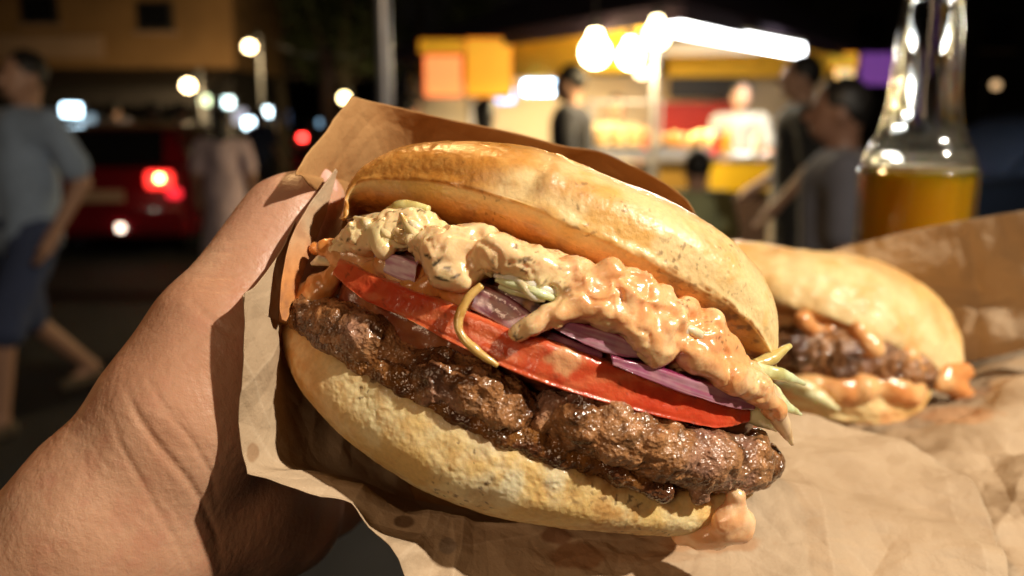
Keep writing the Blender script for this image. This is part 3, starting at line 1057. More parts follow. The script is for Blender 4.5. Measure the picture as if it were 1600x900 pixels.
bag = thing('paper_bag', to_world(P(800, 860, .25)), 'open brown kraft paper bag wrapped around the large burger in the hand', 'bag')
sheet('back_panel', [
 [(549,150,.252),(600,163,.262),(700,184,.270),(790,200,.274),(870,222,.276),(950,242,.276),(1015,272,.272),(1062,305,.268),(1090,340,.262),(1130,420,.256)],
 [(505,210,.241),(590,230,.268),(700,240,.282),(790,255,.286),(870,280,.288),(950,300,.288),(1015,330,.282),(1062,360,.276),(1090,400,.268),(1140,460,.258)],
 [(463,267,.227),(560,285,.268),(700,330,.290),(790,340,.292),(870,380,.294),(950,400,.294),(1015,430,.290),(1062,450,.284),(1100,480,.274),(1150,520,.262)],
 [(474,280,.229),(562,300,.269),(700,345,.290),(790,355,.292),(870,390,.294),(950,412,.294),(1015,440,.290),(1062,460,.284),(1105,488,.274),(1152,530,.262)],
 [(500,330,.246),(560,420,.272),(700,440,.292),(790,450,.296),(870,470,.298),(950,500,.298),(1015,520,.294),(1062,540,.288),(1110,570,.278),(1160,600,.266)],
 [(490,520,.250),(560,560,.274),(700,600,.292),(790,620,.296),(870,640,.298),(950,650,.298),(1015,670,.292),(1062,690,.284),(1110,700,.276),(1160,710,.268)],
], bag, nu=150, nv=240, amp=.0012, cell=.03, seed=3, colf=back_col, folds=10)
sheet('side_panel', [
 [(380,457,.208),(398,478,.211),(418,498,.216),(450,512,.232),(520,530,.256)],
 [(379,520,.206),(400,545,.210),(425,560,.216),(465,580,.234),(560,620,.262)],
 [(376,600,.206),(402,625,.211),(432,640,.218),(490,660,.238),(600,700,.264)],
 [(380,690,.207),(410,705,.211),(450,715,.220),(530,740,.238),(640,770,.262)],
 [(386.5,741,.2062),(425,741.5,.2102),(493,741,.2172),(575,779,.2242),(660,816,.2362)],
], bag, nu=160, nv=140, amp=.0014, cell=.020, seed=5, colf=wall_col, pin='last', folds=8)
sheet('outer_fold', [
 [(462,345,.232),(470,350,.236)],
 [(430,405,.222),(452,412,.228)],
 [(400,445,.213),(440,460,.222)],
 [(381,460,.209),(432,505,.219)],
 [(380,474,.2085),(424,530,.2185)],
], bag, nu=60, nv=30, amp=.0004, cell=.015, seed=7)
sheet('inner_fold', [
 [(525,264,.240),(527,268,.242)],
 [(484,318,.230),(506,338,.236)],
 [(454,372,.222),(486,392,.229)],
 [(441,425,.217),(468,440,.223)],
 [(437,478,.214),(452,488,.219)],
 [(440,500,.214),(446,502,.216)],
], bag, nu=80, nv=30, amp=.0005, cell=.012, seed=8, colf=grease_col)
sheet('floor_panel', [                      # bag floor under the bottom bun
 [(493,737,.2172),(560,750,.232),(640,780,.25),(800,800,.27),(1000,780,.28)],
 [(570,775,.2212),(640,790,.236),(720,800,.252),(860,810,.27),(1050,790,.28)],
 [(649,806,.2236),(720,812,.238),(800,818,.25),(920,822,.262),(1100,800,.275)],
 [(760,818,.2290),(830,826,.240),(900,832,.25),(1000,832,.262),(1150,810,.275)],
 [(870,826,.2350),(930,836,.243),(1000,842,.25),(1080,838,.262),(1180,815,.275)],
], bag, nu=80, nv=80, amp=.0003, cell=.02, seed=9, pin='first')
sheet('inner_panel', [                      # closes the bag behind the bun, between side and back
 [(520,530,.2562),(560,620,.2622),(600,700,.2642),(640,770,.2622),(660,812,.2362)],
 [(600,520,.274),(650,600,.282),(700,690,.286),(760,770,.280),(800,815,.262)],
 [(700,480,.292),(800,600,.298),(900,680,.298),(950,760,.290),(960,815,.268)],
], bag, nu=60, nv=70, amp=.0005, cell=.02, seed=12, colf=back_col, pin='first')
sheet('front_flap', [
 [(386,740,.206),(493,737,.2165),(570,772,.2205),(649,806,.223),(760,818,.2285),(860,822,.235),(1000,822,.245),(1100,760,.268),(1190,640,.325)],
 [(470,768,.207),(540,770,.213),(610,800,.217),(680,830,.220),(780,845,.225),(900,850,.233),(1080,845,.242),(1230,770,.265),(1402,684,.315)],
 [(562,802,.209),(600,830,.211),(660,860,.213),(740,885,.216),(840,895,.220),(970,905,.225),(1160,905,.234),(1330,850,.252),(1532,785,.280)],
 [(632,900,.206),(670,915,.207),(730,935,.209),(800,950,.211),(900,965,.214),(1040,975,.218),(1220,975,.224),(1400,950,.234),(1572,895,.250)],
 [(690,990,.200),(730,1000,.202),(800,1010,.204),(880,1020,.206),(980,1030,.208),(1100,1040,.210),(1260,1050,.214),(1430,1050,.220),(1600,1010,.228)],
], bag, nu=320, nv=440, amp=.0028, cell=.026, seed=2, colf=base_col, pin='first', folds=34)

# ================================================================== THE HAND
M_skin = surf('skin', vcol=True, rough=0.42, sss=0.22, sss_r=(1, .35, .18), sss_s=0.004, spec=.45,
              bumps=(('crack', 1000, 0.25, 0.0004), ('noise', 420, 0.32, 0.0009, 4), ('noise', 200, .22, .0010, 3, ((0, 0, .9), (1, 3.5, 1)))), rvar=(220, .34, .52))
M_nail = surf('nail', (.72, .44, .36), rough=.25, coat=.3)
hand = thing('person', to_world(P(-60, 1000, .25)), 'bare left hand and wrist coming in from the lower left and gripping the paper bag', 'person')
b = Blob(.0014, .010)
fore = [P(-420,1320,.27), P(-200,1130,.255), P(30,970,.240), P(170,845,.234)]
b.chain(fore, [.040, .035, .0285, .0265])
b.cap(P(170,845,.234), P(330,770,.250), .0265, .026)                 # wrist to palm
b.cap(P(60,900,.226), P(270,700,.228), .0135, .0155)                 # radial edge of the wrist
b.cap(P(215,775,.232), P(300,640,.230), .024, .0215)                 # thenar
b.cap(P(300,640,.230), P(352,525,.232), .0205, .0165)
b.cap(P(352,525,.232), P(412,415,.240), .0165, .0125)                # thumb proximal
b.cap(P(412,415,.240), P(455,345,.246), .0118, .0112)
b.cap(P(455,345,.246), P(492,312,.252), .0108, .0080)                # thumb tip
b.cap(P(330,770,.250), P(440,800,.268), .024, .018)                  # palm heel
b.cap(P(300,740,.255), P(470,650,.300), .022, .018)                  # palm
b.cap(P(380,800,.262), P(500,770,.305), .020, .016)
b.cap(P(400,700,.285), P(500,560,.315), .018, .013)
fing = [  # four fingers under and behind the bag
 [(500,560,.315),(620,470,.345),(720,430,.350),(800,420,.345)],
 [(520,640,.318),(660,570,.352),(780,530,.360),(880,520,.352)],
 [(530,710,.316),(670,670,.350),(790,650,.362),(890,645,.355)],
 [(520,775,.308),(640,760,.335),(740,750,.345),(820,750,.340)]]
for q, f in enumerate(fing):
    b.chain([P(*p) for p in f], [.0105, .0092, .0084, .0070] if q < 3 else [.009, .008, .0072, .006], .003)
    b.cap(P(400, 740, .275), P(*f[0]), .016, .0115, .006)
V, Q = b.mesh(); Q, _ = orient(V, Q)
for it in range(2):           # light smoothing
    acc = np.zeros_like(V); cn = np.zeros(len(V))
    for j in range(4):
        for c_ in range(3):
            acc[:, c_] += np.bincount(Q[:, j], V[Q[:, (j+1) % 4], c_], len(V)) + np.bincount(Q[:, j], V[Q[:, (j-1) % 4], c_], len(V))
        cn += np.bincount(Q[:, j], minlength=len(V)) * 2
    V = V * .4 + acc / cn[:, None] * .6
N = vnormals(V, Q)
def subdiv(V, Q):
    """one linear subdivision of a quad mesh"""
    E = np.concatenate([Q[:, [0, 1]], Q[:, [1, 2]], Q[:, [2, 3]], Q[:, [3, 0]]])
    Es = np.sort(E, 1)
    key = Es[:, 0] * len(V) + Es[:, 1]
    uq, inv = np.unique(key, return_inverse=True)
    a = uq // len(V); b_ = uq % len(V)
    mid = (V[a] + V[b_]) / 2
    fc = V[Q].mean(1)
    nV = np.concatenate([V, mid, fc]); n0 = len(V); m = len(Q)
    e = [n0 + inv[k*m:(k+1)*m] for k in range(4)]
    f = n0 + len(uq) + np.arange(m)
    Qn = np.concatenate([np.stack([Q[:, k], e[k], f, e[k-1]], 1) for k in range(4)])
    return nV, Qn


V, Q = subdiv(V, Q)
N = vnormals(V, Q)
px, py = to_px(V)
front = N[:, 2] < 0.3


def groove(pts, wd, depth):
    c_ = catmull(np.array(pts, float), 60)
    m = np.full(len(V), 1e9)
    sel = (px > c_[:, 0].min() - 30) & (px < c_[:, 0].max() + 30) & (py > c_[:, 1].min() - 30) & (py < c_[:, 1].max() + 30)
    d2 = ((px[sel][:, None] - c_[None, :, 0]) ** 2 + (py[sel][:, None] - c_[None, :, 1]) ** 2)
    j = d2.argmin(1); tt = j / 59.
    fade = np.sin(np.pi * np.clip(tt, .04, .96)) ** .6
    r_ = np.zeros(len(V)); r_[sel] = np.exp(-d2.min(1) / wd ** 2) * fade * depth * .62
    return r_ * front


disp = np.zeros(len(V))
rr = np.random.RandomState(3)
for (p0, p1, wd, dp) in [((300,432),(382,425),4,.00035),((292,450),(384,448),3,.0002),((330,395),(396,380),4,.0003),((345,375),(410,362),3,.0002),
                         ((258,560),(335,520),5,.0003),((240,590),(335,570),3,.0002),((330,520),(392,505),3,.0002)]:
    mx_ = ((p0[0] + p1[0]) / 2, (p0[1] + p1[1]) / 2 + 5)
    disp -= groove([p0, mx_, p1], wd, dp)
disp -= groove([(300,470),(330,500),(360,520),(392,530)], 5, .0006)
disp -= groove([(195,605),(215,650),(250,700),(300,760),(335,830),(345,890)], 6, .0009)
disp -= groove([(230,590),(260,640),(300,690),(330,745),(338,800)], 5, .0006)
disp -= groove([(170,640),(190,700),(225,760),(265,830),(300,890)], 5, .0005)
for i in range(46):           # fine skin lines
    x = rr.uniform(60, 330); y = rr.uniform(600, 880); a = math.radians(rr.uniform(38, 75)); l = rr.uniform(30, 80)
    disp -= groove([(x, y), (x + math.cos(a)*l*.5 + rr.uniform(-4, 4), y + math.sin(a)*l*.5), (x + math.cos(a)*l, y + math.sin(a)*l)], 2.2, rr.uniform(.00008, .00022))
for i in range(30):
    x = rr.uniform(250, 400); y = rr.uniform(340, 600); a = math.radians(rr.uniform(-22, 6)); l = rr.uniform(25, 60)
    disp -= groove([(x, y), (x + math.cos(a)*l*.5, y + math.sin(a)*l*.5 + rr.uniform(-3, 3)), (x + math.cos(a)*l, y + math.sin(a)*l)], 2.0, rr.uniform(.00006, .00016))
disp += fbm(V, 45, 2, 400) * .0006 + fbm(V, 160, 3, 402) * .0001
V = V + N * disp[:, None]
n1 = fbm(V, 35, 3, 401); n2 = fbm(V, 220, 3, 403)
c = mixc([.46, .235, .14], [.54, .31, .195], smooth(-.3, .3, n1))
c = mixc(c, [.45, .19, .12], smooth(.1, .5, n2) * .35)
c = mixc(c, [.54, .29, .20], smooth(430, 300, py) * .5)
cobj('body', V, Q, None, M_skin, hand, col=c)
nl = Blob(.0006, .001); nl.ball(P(500,296,.2465), [.0050, .0062, .0030])
Vn, Qn = nl.mesh()
cobj('thumb_nail', Vn, Qn, None, M_nail, hand)

# ================================================================== TABLE, SECOND BURGER, BOTTLE
TZ = CAM[2] - 0.150


def on_table(px, py, z=TZ):
    d = 1.0
    v = to_world(P(px, py, 1.0)) - CAM
    return CAM + v * ((z - CAM[2]) / v[2])


def cylinder_w(name, r, h, mat, parent, loc=(0, 0, 0), n=24, r2=None, bevel=0):
    bm = bmesh.new()
    bmesh.ops.create_cone(bm, cap_ends=True, segments=n, radius1=r, radius2=r if r2 is None else r2, depth=h)
    bmesh.ops.translate(bm, verts=bm.verts, vec=(loc[0], loc[1], loc[2] + h / 2))
    if bevel:
        bmesh.ops.bevel(bm, geom=[e for e in bm.edges if e.calc_face_angle(0) > .8], offset=bevel, segments=2, affect='EDGES')
    me = bpy.data.meshes.new(name); bm.to_mesh(me); bm.free()
    return link(name, me, parent, mat)


def box_w(name, size, mat, parent, loc=(0, 0, 0), bevel=0.0, rot=None, taper=None):
    bm = bmesh.new()
    bmesh.ops.create_cube(bm, size=1)
    for v in bm.verts:
        v.co.x *= size[0]; v.co.y *= size[1]; v.co.z *= size[2]
    if bevel:
        bmesh.ops.bevel(bm, geom=list(bm.edges), offset=bevel, segments=2, affect='EDGES')
    if rot is not None:
        from mathutils import Euler
        bmesh.ops.rotate(bm, verts=bm.verts, cent=(0, 0, 0), matrix=Euler(rot).to_matrix())
    bmesh.ops.translate(bm, verts=bm.verts, vec=loc)
    me = bpy.data.meshes.new(name); bm.to_mesh(me); bm.free()
    return link(name, me, parent, mat)


M_steel = surf('brushed_steel', (.62, .63, .66), rough=.32, metal=1.0, bumps=(('noise', 60, .1, .002),))
M_blackmetal = surf('black_metal', (.03, .03, .032), rough=.5, var=(20, .3))
table = thing('table', (0.34, 0.72, 0), 'tall steel topped table carrying the second burger and the beer bottle', 'table')
box_w('tabletop', (0.62, 0.62, .028), M_steel, table, (0.0, -.125, TZ - .014), .004)
for sx in (-1, 1):
    for sy in (-1, 1):
        box_w('leg', (.035, .035, TZ - .03), M_blackmetal, table, (sx * .27, sy * .26 - .125, (TZ - .03) / 2), .004)

paper2 = thing('wrapping_paper', on_table(1450, 640), 'crumpled kraft wrapping paper spread under and standing behind the second burger', 'wrapping paper')


def tp(px, py, lift=0.0):
    w_ = on_table(px, py, TZ + .004 + lift) - CAM
    return (px, py, float(w_ @ FV))


def right_col(V, uu, vv, c):
    px, py = to_px(V); n = fbm(V, 120, 3, 303) * .5
    c = stain(c, px, py, 1500, 650, 60, 14, [.50, .24, .10], .6, n)
    return c


sheet('bottom_sheet', [
 [tp(1120,585,.01),tp(1250,590,.004),tp(1380,590,.004),tp(1500,580,.010),tp(1600,560,.02),tp(1750,540,.03)],
 [tp(1120,640,.006),tp(1250,640,.002),tp(1380,650,.003),tp(1500,640,.014),tp(1600,610,.026),tp(1750,600,.03)],
 [tp(1140,700,.0),tp(1270,710,.002),tp(1400,700,.010),tp(1520,690,.020),tp(1610,680,.022),tp(1750,660,.022)],
 [tp(1200,800,.0),tp(1320,800,.002),tp(1450,780,.010),tp(1540,770,.014),tp(1620,760,.018),tp(1750,740,.02)],
 [tp(1260,930,.0),tp(1400,930,.0),tp(1500,900,.004),tp(1580,880,.008),tp(1650,860,.010),tp(1780,840,.01)],
 [tp(1300,1060,.0),tp(1430,1060,.0),tp(1540,1030,.004),tp(1620,1000,.004),tp(1700,980,.004),tp(1820,960,.004)],
], paper2, nu=200, nv=220, amp=.0065, cell=.045, seed=14, colf=right_col, folds=22)
sheet('back_sheet', [
 [(1300,392,.478),(1340,382,.474),(1400,366,.468),(1470,352,.460),(1540,340,.450),(1620,325,.438),(1720,305,.42)],
 [(1290,440,.484),(1340,440,.482),(1400,430,.478),(1470,415,.468),(1540,405,.456),(1620,395,.442),(1720,380,.424)],
 [(1280,510,.490),(1340,510,.490),(1400,500,.488),(1470,490,.478),(1540,475,.462),(1620,465,.446),(1720,450,.426)],
 [(1270,580,.482),(1340,580,.482),(1400,575,.478),(1470,570,.468),(1540,560,.452),(1620,545,.434),(1720,530,.415)],
], paper2, nu=160, nv=200, amp=.0036, cell=.045, seed=21, folds=12)

# ---- second burger
burger2 = thing('burger', on_table(1330, 655), 'smaller looking second burger resting on crumpled paper behind the held one', 'burger')


def df2(px, py, off=0.0):
    u = (np.asarray(px, float) - 1320) * .42 / FPX
    R = .075
    return .405 + (R - np.sqrt(np.maximum(R * R - u * u, .03 ** 2))) + off


def bun2(name, topl, botl, depth, up, seed, colf, back_dn):
    m_ = 18
    a = line(topl, m_); bo = line(botl, m_)
    S = []
    for i in range(m_):
        s = i / (m_ - 1) * 2 - 1
        e = math.sqrt(max(0.0, 1 - s * s)) * .95 + .05
        d0 = df2(*bo[i])
        if up:
            rp = P(*bo[i], d0); cp = P(*a[i], d0 + .045 * e); th = np.linalg.norm(rp - cp)
            out = np.array([0, .6, -.8])
            S.append([rp, rp*.7+cp*.3+out*th*.16, rp*.35+cp*.65+out*th*.16, cp, cp+[0, -.004*e, depth*.4*e], rp+[0, .006*e, depth*e], rp+[0, -.006*e, depth*.6*e], rp+[0, -.006*e, depth*.2*e]])
        else:
            tp_ = P(*a[i], d0); bp = P(*bo[i], d0 + .008 * e); th = np.linalg.norm(tp_ - bp)
            out = np.array([0, -.1, -1])
            S.append([tp_, tp_*.6+bp*.4+out*th*.2, tp_*.3+bp*.7+out*th*.22, bp, bp+[0, .002, depth*.5*e], bp+[0, .006*e, depth*e], tp_+[0, 0, depth*.95*e], tp_+[0, 0, depth*.3*e]])
    V, Q, T, uu, vv = loft(S, 200, 140)
    N = vnormals(V, *orient(V, Q, T))
    V = V + N * (fbm(V, 40, 3, seed) * .0022 + fbm(V, 200, 3, seed + 1) * .0009)[:, None]
    c, w_ = colf(V, uu, vv)
    return cobj(name, V, Q, T, M_bun, burger2, col=c, wet=w_)


def t2col(V, uu, vv):
    n1 = fbm(V, 60, 4, 500); n2 = fbm(V, 25, 3, 501)
    c = mixc([.76, .46, .16], [.87, .67, .34], smooth(-.3, .3, n1))
    c = mixc(c, [.66, .36, .12], smooth(-.05, .35, n2 + n1 * .4) * smooth(.10, .25, vv) * .8)
    c = np.where((vv > .6)[:, None], mixc([.62, .28, .08], [.40, .17, .05], smooth(-.3, .3, n1)), c)
    return c, .2


def b2col(V, uu, vv):
    px, py = to_px(V); n1 = fbm(V, 70, 4, 510)
    c = mixc([.88, .72, .40], [.84, .60, .26], smooth(-.3, .3, n1))
    c = mixc(c, [.76, .36, .16], smooth(.0, .3, n1 + smooth(.12, .0, vv) * .5) * .7)
    c = mixc(c, [.58, .34, .08], smooth(1360, 1450, px) * .6)
    return c, .5


bun2('top_bun', [(1100,392),(1130,378),(1190,380),(1260,388),(1330,398),(1390,418),(1440,445),(1475,475),(1497,515),(1504,560),(1502,578)],
     [(1098,420),(1130,448),(1195,468),(1250,482),(1300,496),(1350,515),(1400,545),(1440,568),(1470,582),(1490,590),(1500,586)], .085, True, 520, t2col, 0)
bun2('bottom_bun', [(1110,575),(1160,580),(1210,585),(1270,592),(1330,600),(1390,606),(1430,606),(1455,602)],
     [(1110,595),(1160,622),(1210,640),(1270,655),(1330,664),(1390,666),(1430,650),(1458,612)], .085, False, 530, b2col, 0)
m2 = [(1130,535,.010,26),(1200,542,.008,30),(1250,548,.007,31),(1310,555,.006,31),(1370,565,.006,29),(1415,578,.006,24),(1445,588,.007,18)]
meat('patty', m2, .006, .0013, 541, ((0, 1), (.03, 1)), parent=burger2, dfun=df2, amp=2.2)
b = Blob(.0013, .005)
r = np.random.RandomState(31)
for i in range(120):
    t = r.rand(); x = 1140 + 350 * t; y = 478 + 92 * t + r.uniform(-10, 8)
    b.ball(P(x, y, df2(x, y, r.uniform(.006, .016))), r.uniform(.0022, .0038))
for pts, rad in (([(1340,516),(1360,540),(1368,550)], [.0045, .0042, .0036]), ([(1255,500),(1268,514)], [.0045, .0036]), ([(1420,555),(1440,580)], [.0045, .003]),
                 ([(1480,582),(1506,582),(1520,585)], [.0042, .003, .0015]), ([(1470,598),(1500,612),(1545,622)], [.004, .0034, .0015])):
    b.chain([P(x, y, df2(x, y, -.001)) for x, y in pts], rad)
for i in range(70):
    t = r.rand(); x = 1190 + 240 * t; y = 594 + 10 * t + r.uniform(-2, 16)
    b.ball(P(x, y, df2(x, y, r.uniform(-.001, .006))), r.uniform(.0025, .0045))
V, Q = b.mesh(); Q, _ = orient(V, Q); N = vnormals(V, Q)
V = V + N * (fbm(V, 120, 3, 550) * .0016)[:, None]
n1 = fbm(V, 80, 3, 551)
cobj('sauce', V, Q, None, M_sauce, burger2, col=mixc([.66, .28, .09], [.78, .46, .20], smooth(-.3, .3, n1)))
for x, y, x2, y2 in ((1215,600,1290,618),(1240,610,1310,640)):
    strand('cabbage_shred', [(x, y, -.004), ((x+x2)/2, (y+y2)/2 - 6, -.006), (x2, y2, -.004)], [.002, .003, .001], [.80, .76, .45], parent=burger2, dfun=df2)
bpy.data.objects['cabbage_shred'].name = 'cabbage_shred'

# ---- beer bottle
M_glass, nt, bs = newmat('clear_glass')       # half refractive, half see-through so that lamps light what is inside
nt.nodes.remove(bs)
gl = nd(nt, 'ShaderNodeBsdfGlass', Roughness=.03, IOR=1.35); gl.inputs['Color'].default_value = (.97, .98, .97, 1)
tr_ = nd(nt, 'ShaderNodeBsdfTransparent'); tr_.inputs['Color'].default_value = (.97, .98, .98, 1)
gs = nd(nt, 'ShaderNodeBsdfGlossy', Roughness=.06); lw = nd(nt, 'ShaderNodeLayerWeight', Blend=.35)
m1 = nd(nt, 'ShaderNodeMixShader'); m1.inputs[0].default_value = .25
nt.links.new(tr_.outputs[0], m1.inputs[1]); nt.links.new(gl.outputs[0], m1.inputs[2])
m2_ = nd(nt, 'ShaderNodeMixShader'); mu = nd(nt, 'ShaderNodeMath', operation='MULTIPLY'); mu.inputs[1].default_value = .35
nt.links.new(lw.outputs['Facing'], mu.inputs[0]); nt.links.new(mu.outputs[0], m2_.inputs[0])
nt.links.new(m1.outputs[0], m2_.inputs[1]); nt.links.new(gs.outputs[0], m2_.inputs[2])
nt.links.new(m2_.outputs[0], nt.nodes['Material Output'].inputs['Surface'])
M_beer, nt, bs = newmat('amber_beer')
bs.inputs['Base Color'].default_value = (.98, .43, .014, 1); bs.inputs['Roughness'].default_value = .12
bs.inputs['Transmission Weight'].default_value = .12; bs.inputs['IOR'].default_value = 1.33
bs.inputs['Subsurface Weight'].default_value = .9; bs.inputs['Subsurface Radius'].default_value = (1, .38, .03); bs.inputs['Subsurface Scale'].default_value = .018
BEER = None
M_foam = surf('beer_foam', (.85, .78, .62), rough=.6, sss=.3, sss_s=.004)


def lathe(name, prof, mat, parent, n=64, loc=(0, 0, 0)):
    prof = np.array(prof, float)
    ang = np.linspace(0, 2*math.pi, n, endpoint=False)
    m = len(prof)
    V = np.stack([prof[:, 0:1] * np.cos(ang), prof[:, 0:1] * np.sin(ang), np.repeat(prof[:, 1:2], n, 1)], -1).reshape(-1, 3)
    Q = grid_faces(m, n, closed_v=True)
    c0 = len(V); V = np.concatenate([V, [[0, 0, prof[0, 1]]], [[0, 0, prof[-1, 1]]]])
    a = np.arange(n); b_ = (a + 1) % n
    T = np.concatenate([np.stack([a, b_, np.full(n, c0)], 1)[:, ::-1][:, ::-1], np.stack([b_ + (m-1)*n, a + (m-1)*n, np.full(n, c0+1)], 1)])
    T[:n] = T[:n]
    Q2, T2 = Q, T
    if volume(V, Q, T) < 0:
        Q2 = Q[:, ::-1]; T2 = T[:, ::-1]
    return link(name, npmesh(name, V + np.array(loc), Q2, T2), parent, mat)


bd = .525
bw = to_world(P(1432, 300, bd))
bottle = thing('beer_bottle', (bw[0], bw[1], TZ), 'clear glass long neck beer bottle half full of amber beer on the table', 'bottle')
RB = 88 / FPX * bd
lvl = float(to_world(P(1432, 262, bd))[2] - TZ)
sh = lvl - .002
prof = [(RB*.85, .000), (RB*.98, .004), (RB, .012), (RB, sh*.93), (RB*.985, sh), (RB*.90, sh+.010), (RB*.76, sh+.019), (RB*.66, sh+.029), (RB*.60, sh+.042), (RB*.555, sh+.061), (RB*.52, sh+.080), (RB*.48, sh+.099), (RB*.52, sh+.103), (RB*.52, sh+.110), (RB*.48, sh+.113), (RB*.47, sh+.122)]
inner = [(max(r_ - .0022, .004), z_) for r_, z_ in prof][::-1]
inner = inner[:-1] + [(RB*.8, .006)]
po = catmull(np.array(prof), 90); pi_ = catmull(np.array(inner), 60)
lathe('glass', np.concatenate([po, pi_]), M_glass, bottle)
ring = [(r_ - .0032, z_) for r_, z_ in prof if .004 < z_ < lvl - .004]
liq = [(RB*.78, .008)] + ring[1:] + [(float(np.interp(lvl - .003, [p_[1] for p_ in prof], [p_[0] for p_ in prof])) - .0032, lvl - .003)]
lathe('beer', catmull(np.array(liq), 40), M_beer, bottle)
fr = float(np.interp(lvl, [p_[1] for p_ in prof], [p_[0] for p_ in prof])) - .0034
lathe('foam', [(fr*.99, lvl - .0028), (fr, lvl - .001), (fr*.99, lvl + .0015)], M_foam, bottle)

# ================================================================== THE STREET BEHIND
def ground(px, py):
    v = to_world(P(px, py, 1.0)) - CAM
    return CAM + v * (-CAM[2] / v[2])


def solid(name, rgb, rough=.6, **k):
    return surf(name, rgb, rough, **k)


M_asph = solid('asphalt', (.028, .026, .025), .8, var=(3, .35), bumps=(('noise', 90, .5, .01),))
M_pave = solid('paving', (.16, .14, .12), .8, var=(2, .3), bumps=(('noise', 60, .4, .01),))
M_ochre = solid('ochre_render', (.36, .20, .08), .9, var=(.8, .3), bumps=(('noise', 12, .3, .02),))
M_pinkish = solid('pale_render', (.46, .30, .20), .9, var=(1, .2))
M_dark = solid('dark_paint', (.03, .024, .022), .7, var=(1, .3))
M_pane = solid('dark_pane', (.01, .01, .012), .1)
M_red = solid('red_car_paint', (.16, .005, .010), .25, coat=.6)
M_navy = solid('dark_blue_car_paint', (.02, .03, .06), .25, coat=.6)
M_grey = solid('grey_car_paint', (.16, .16, .17), .3, coat=.6)
M_rubber = solid('rubber', (.02, .02, .02), .8)
M_rim = solid('wheel_rim', (.4, .4, .42), .3, metal=1)
M_pole = solid('galvanised_pole', (.42, .42, .45), .35, metal=.6, var=(8, .2))
M_yellow = solid('yellow_fabric', (.88, .56, .05), .8, var=(4, .15))
M_purple = solid('dark_purple_canvas', (.055, .03, .05), .8, var=(3, .3))
M_white = solid('white_panel', (.72, .70, .66), .5, var=(4, .1))
M_redpan = solid('red_panel', (.55, .03, .02), .5, var=(6, .2))
M_leafd = solid('dark_leaves', (.045, .06, .02), .7)
M_bark = solid('bark', (.10, .075, .05), .9, bumps=(('noise', 20, .6, .02),))
M_skinb = solid('skin_tone', (.42, .24, .16), .5, sss=0)
M_skind = solid('deep_skin_tone', (.22, .115, .075), .5)
M_hair = solid('black_hair', (.012, .010, .009), .5)


def pobj(name, V, Q, mat, parent):
    Q, _ = orient(V, Q)
    return link(name, npmesh(name, V, Q), parent, mat)


def smoothV(V, Q, it=1):
    for _ in range(it):
        acc = np.zeros_like(V); cn = np.zeros(len(V))
        for j in range(4):
            for c_ in range(3):
                acc[:, c_] += np.bincount(Q[:, j], V[Q[:, (j+1) % 4], c_], len(V)) + np.bincount(Q[:, j], V[Q[:, (j-1) % 4], c_], len(V))
            cn += np.bincount(Q[:, j], minlength=len(V)) * 2
        V = V * .5 + acc / cn[:, None] * .5
    return V


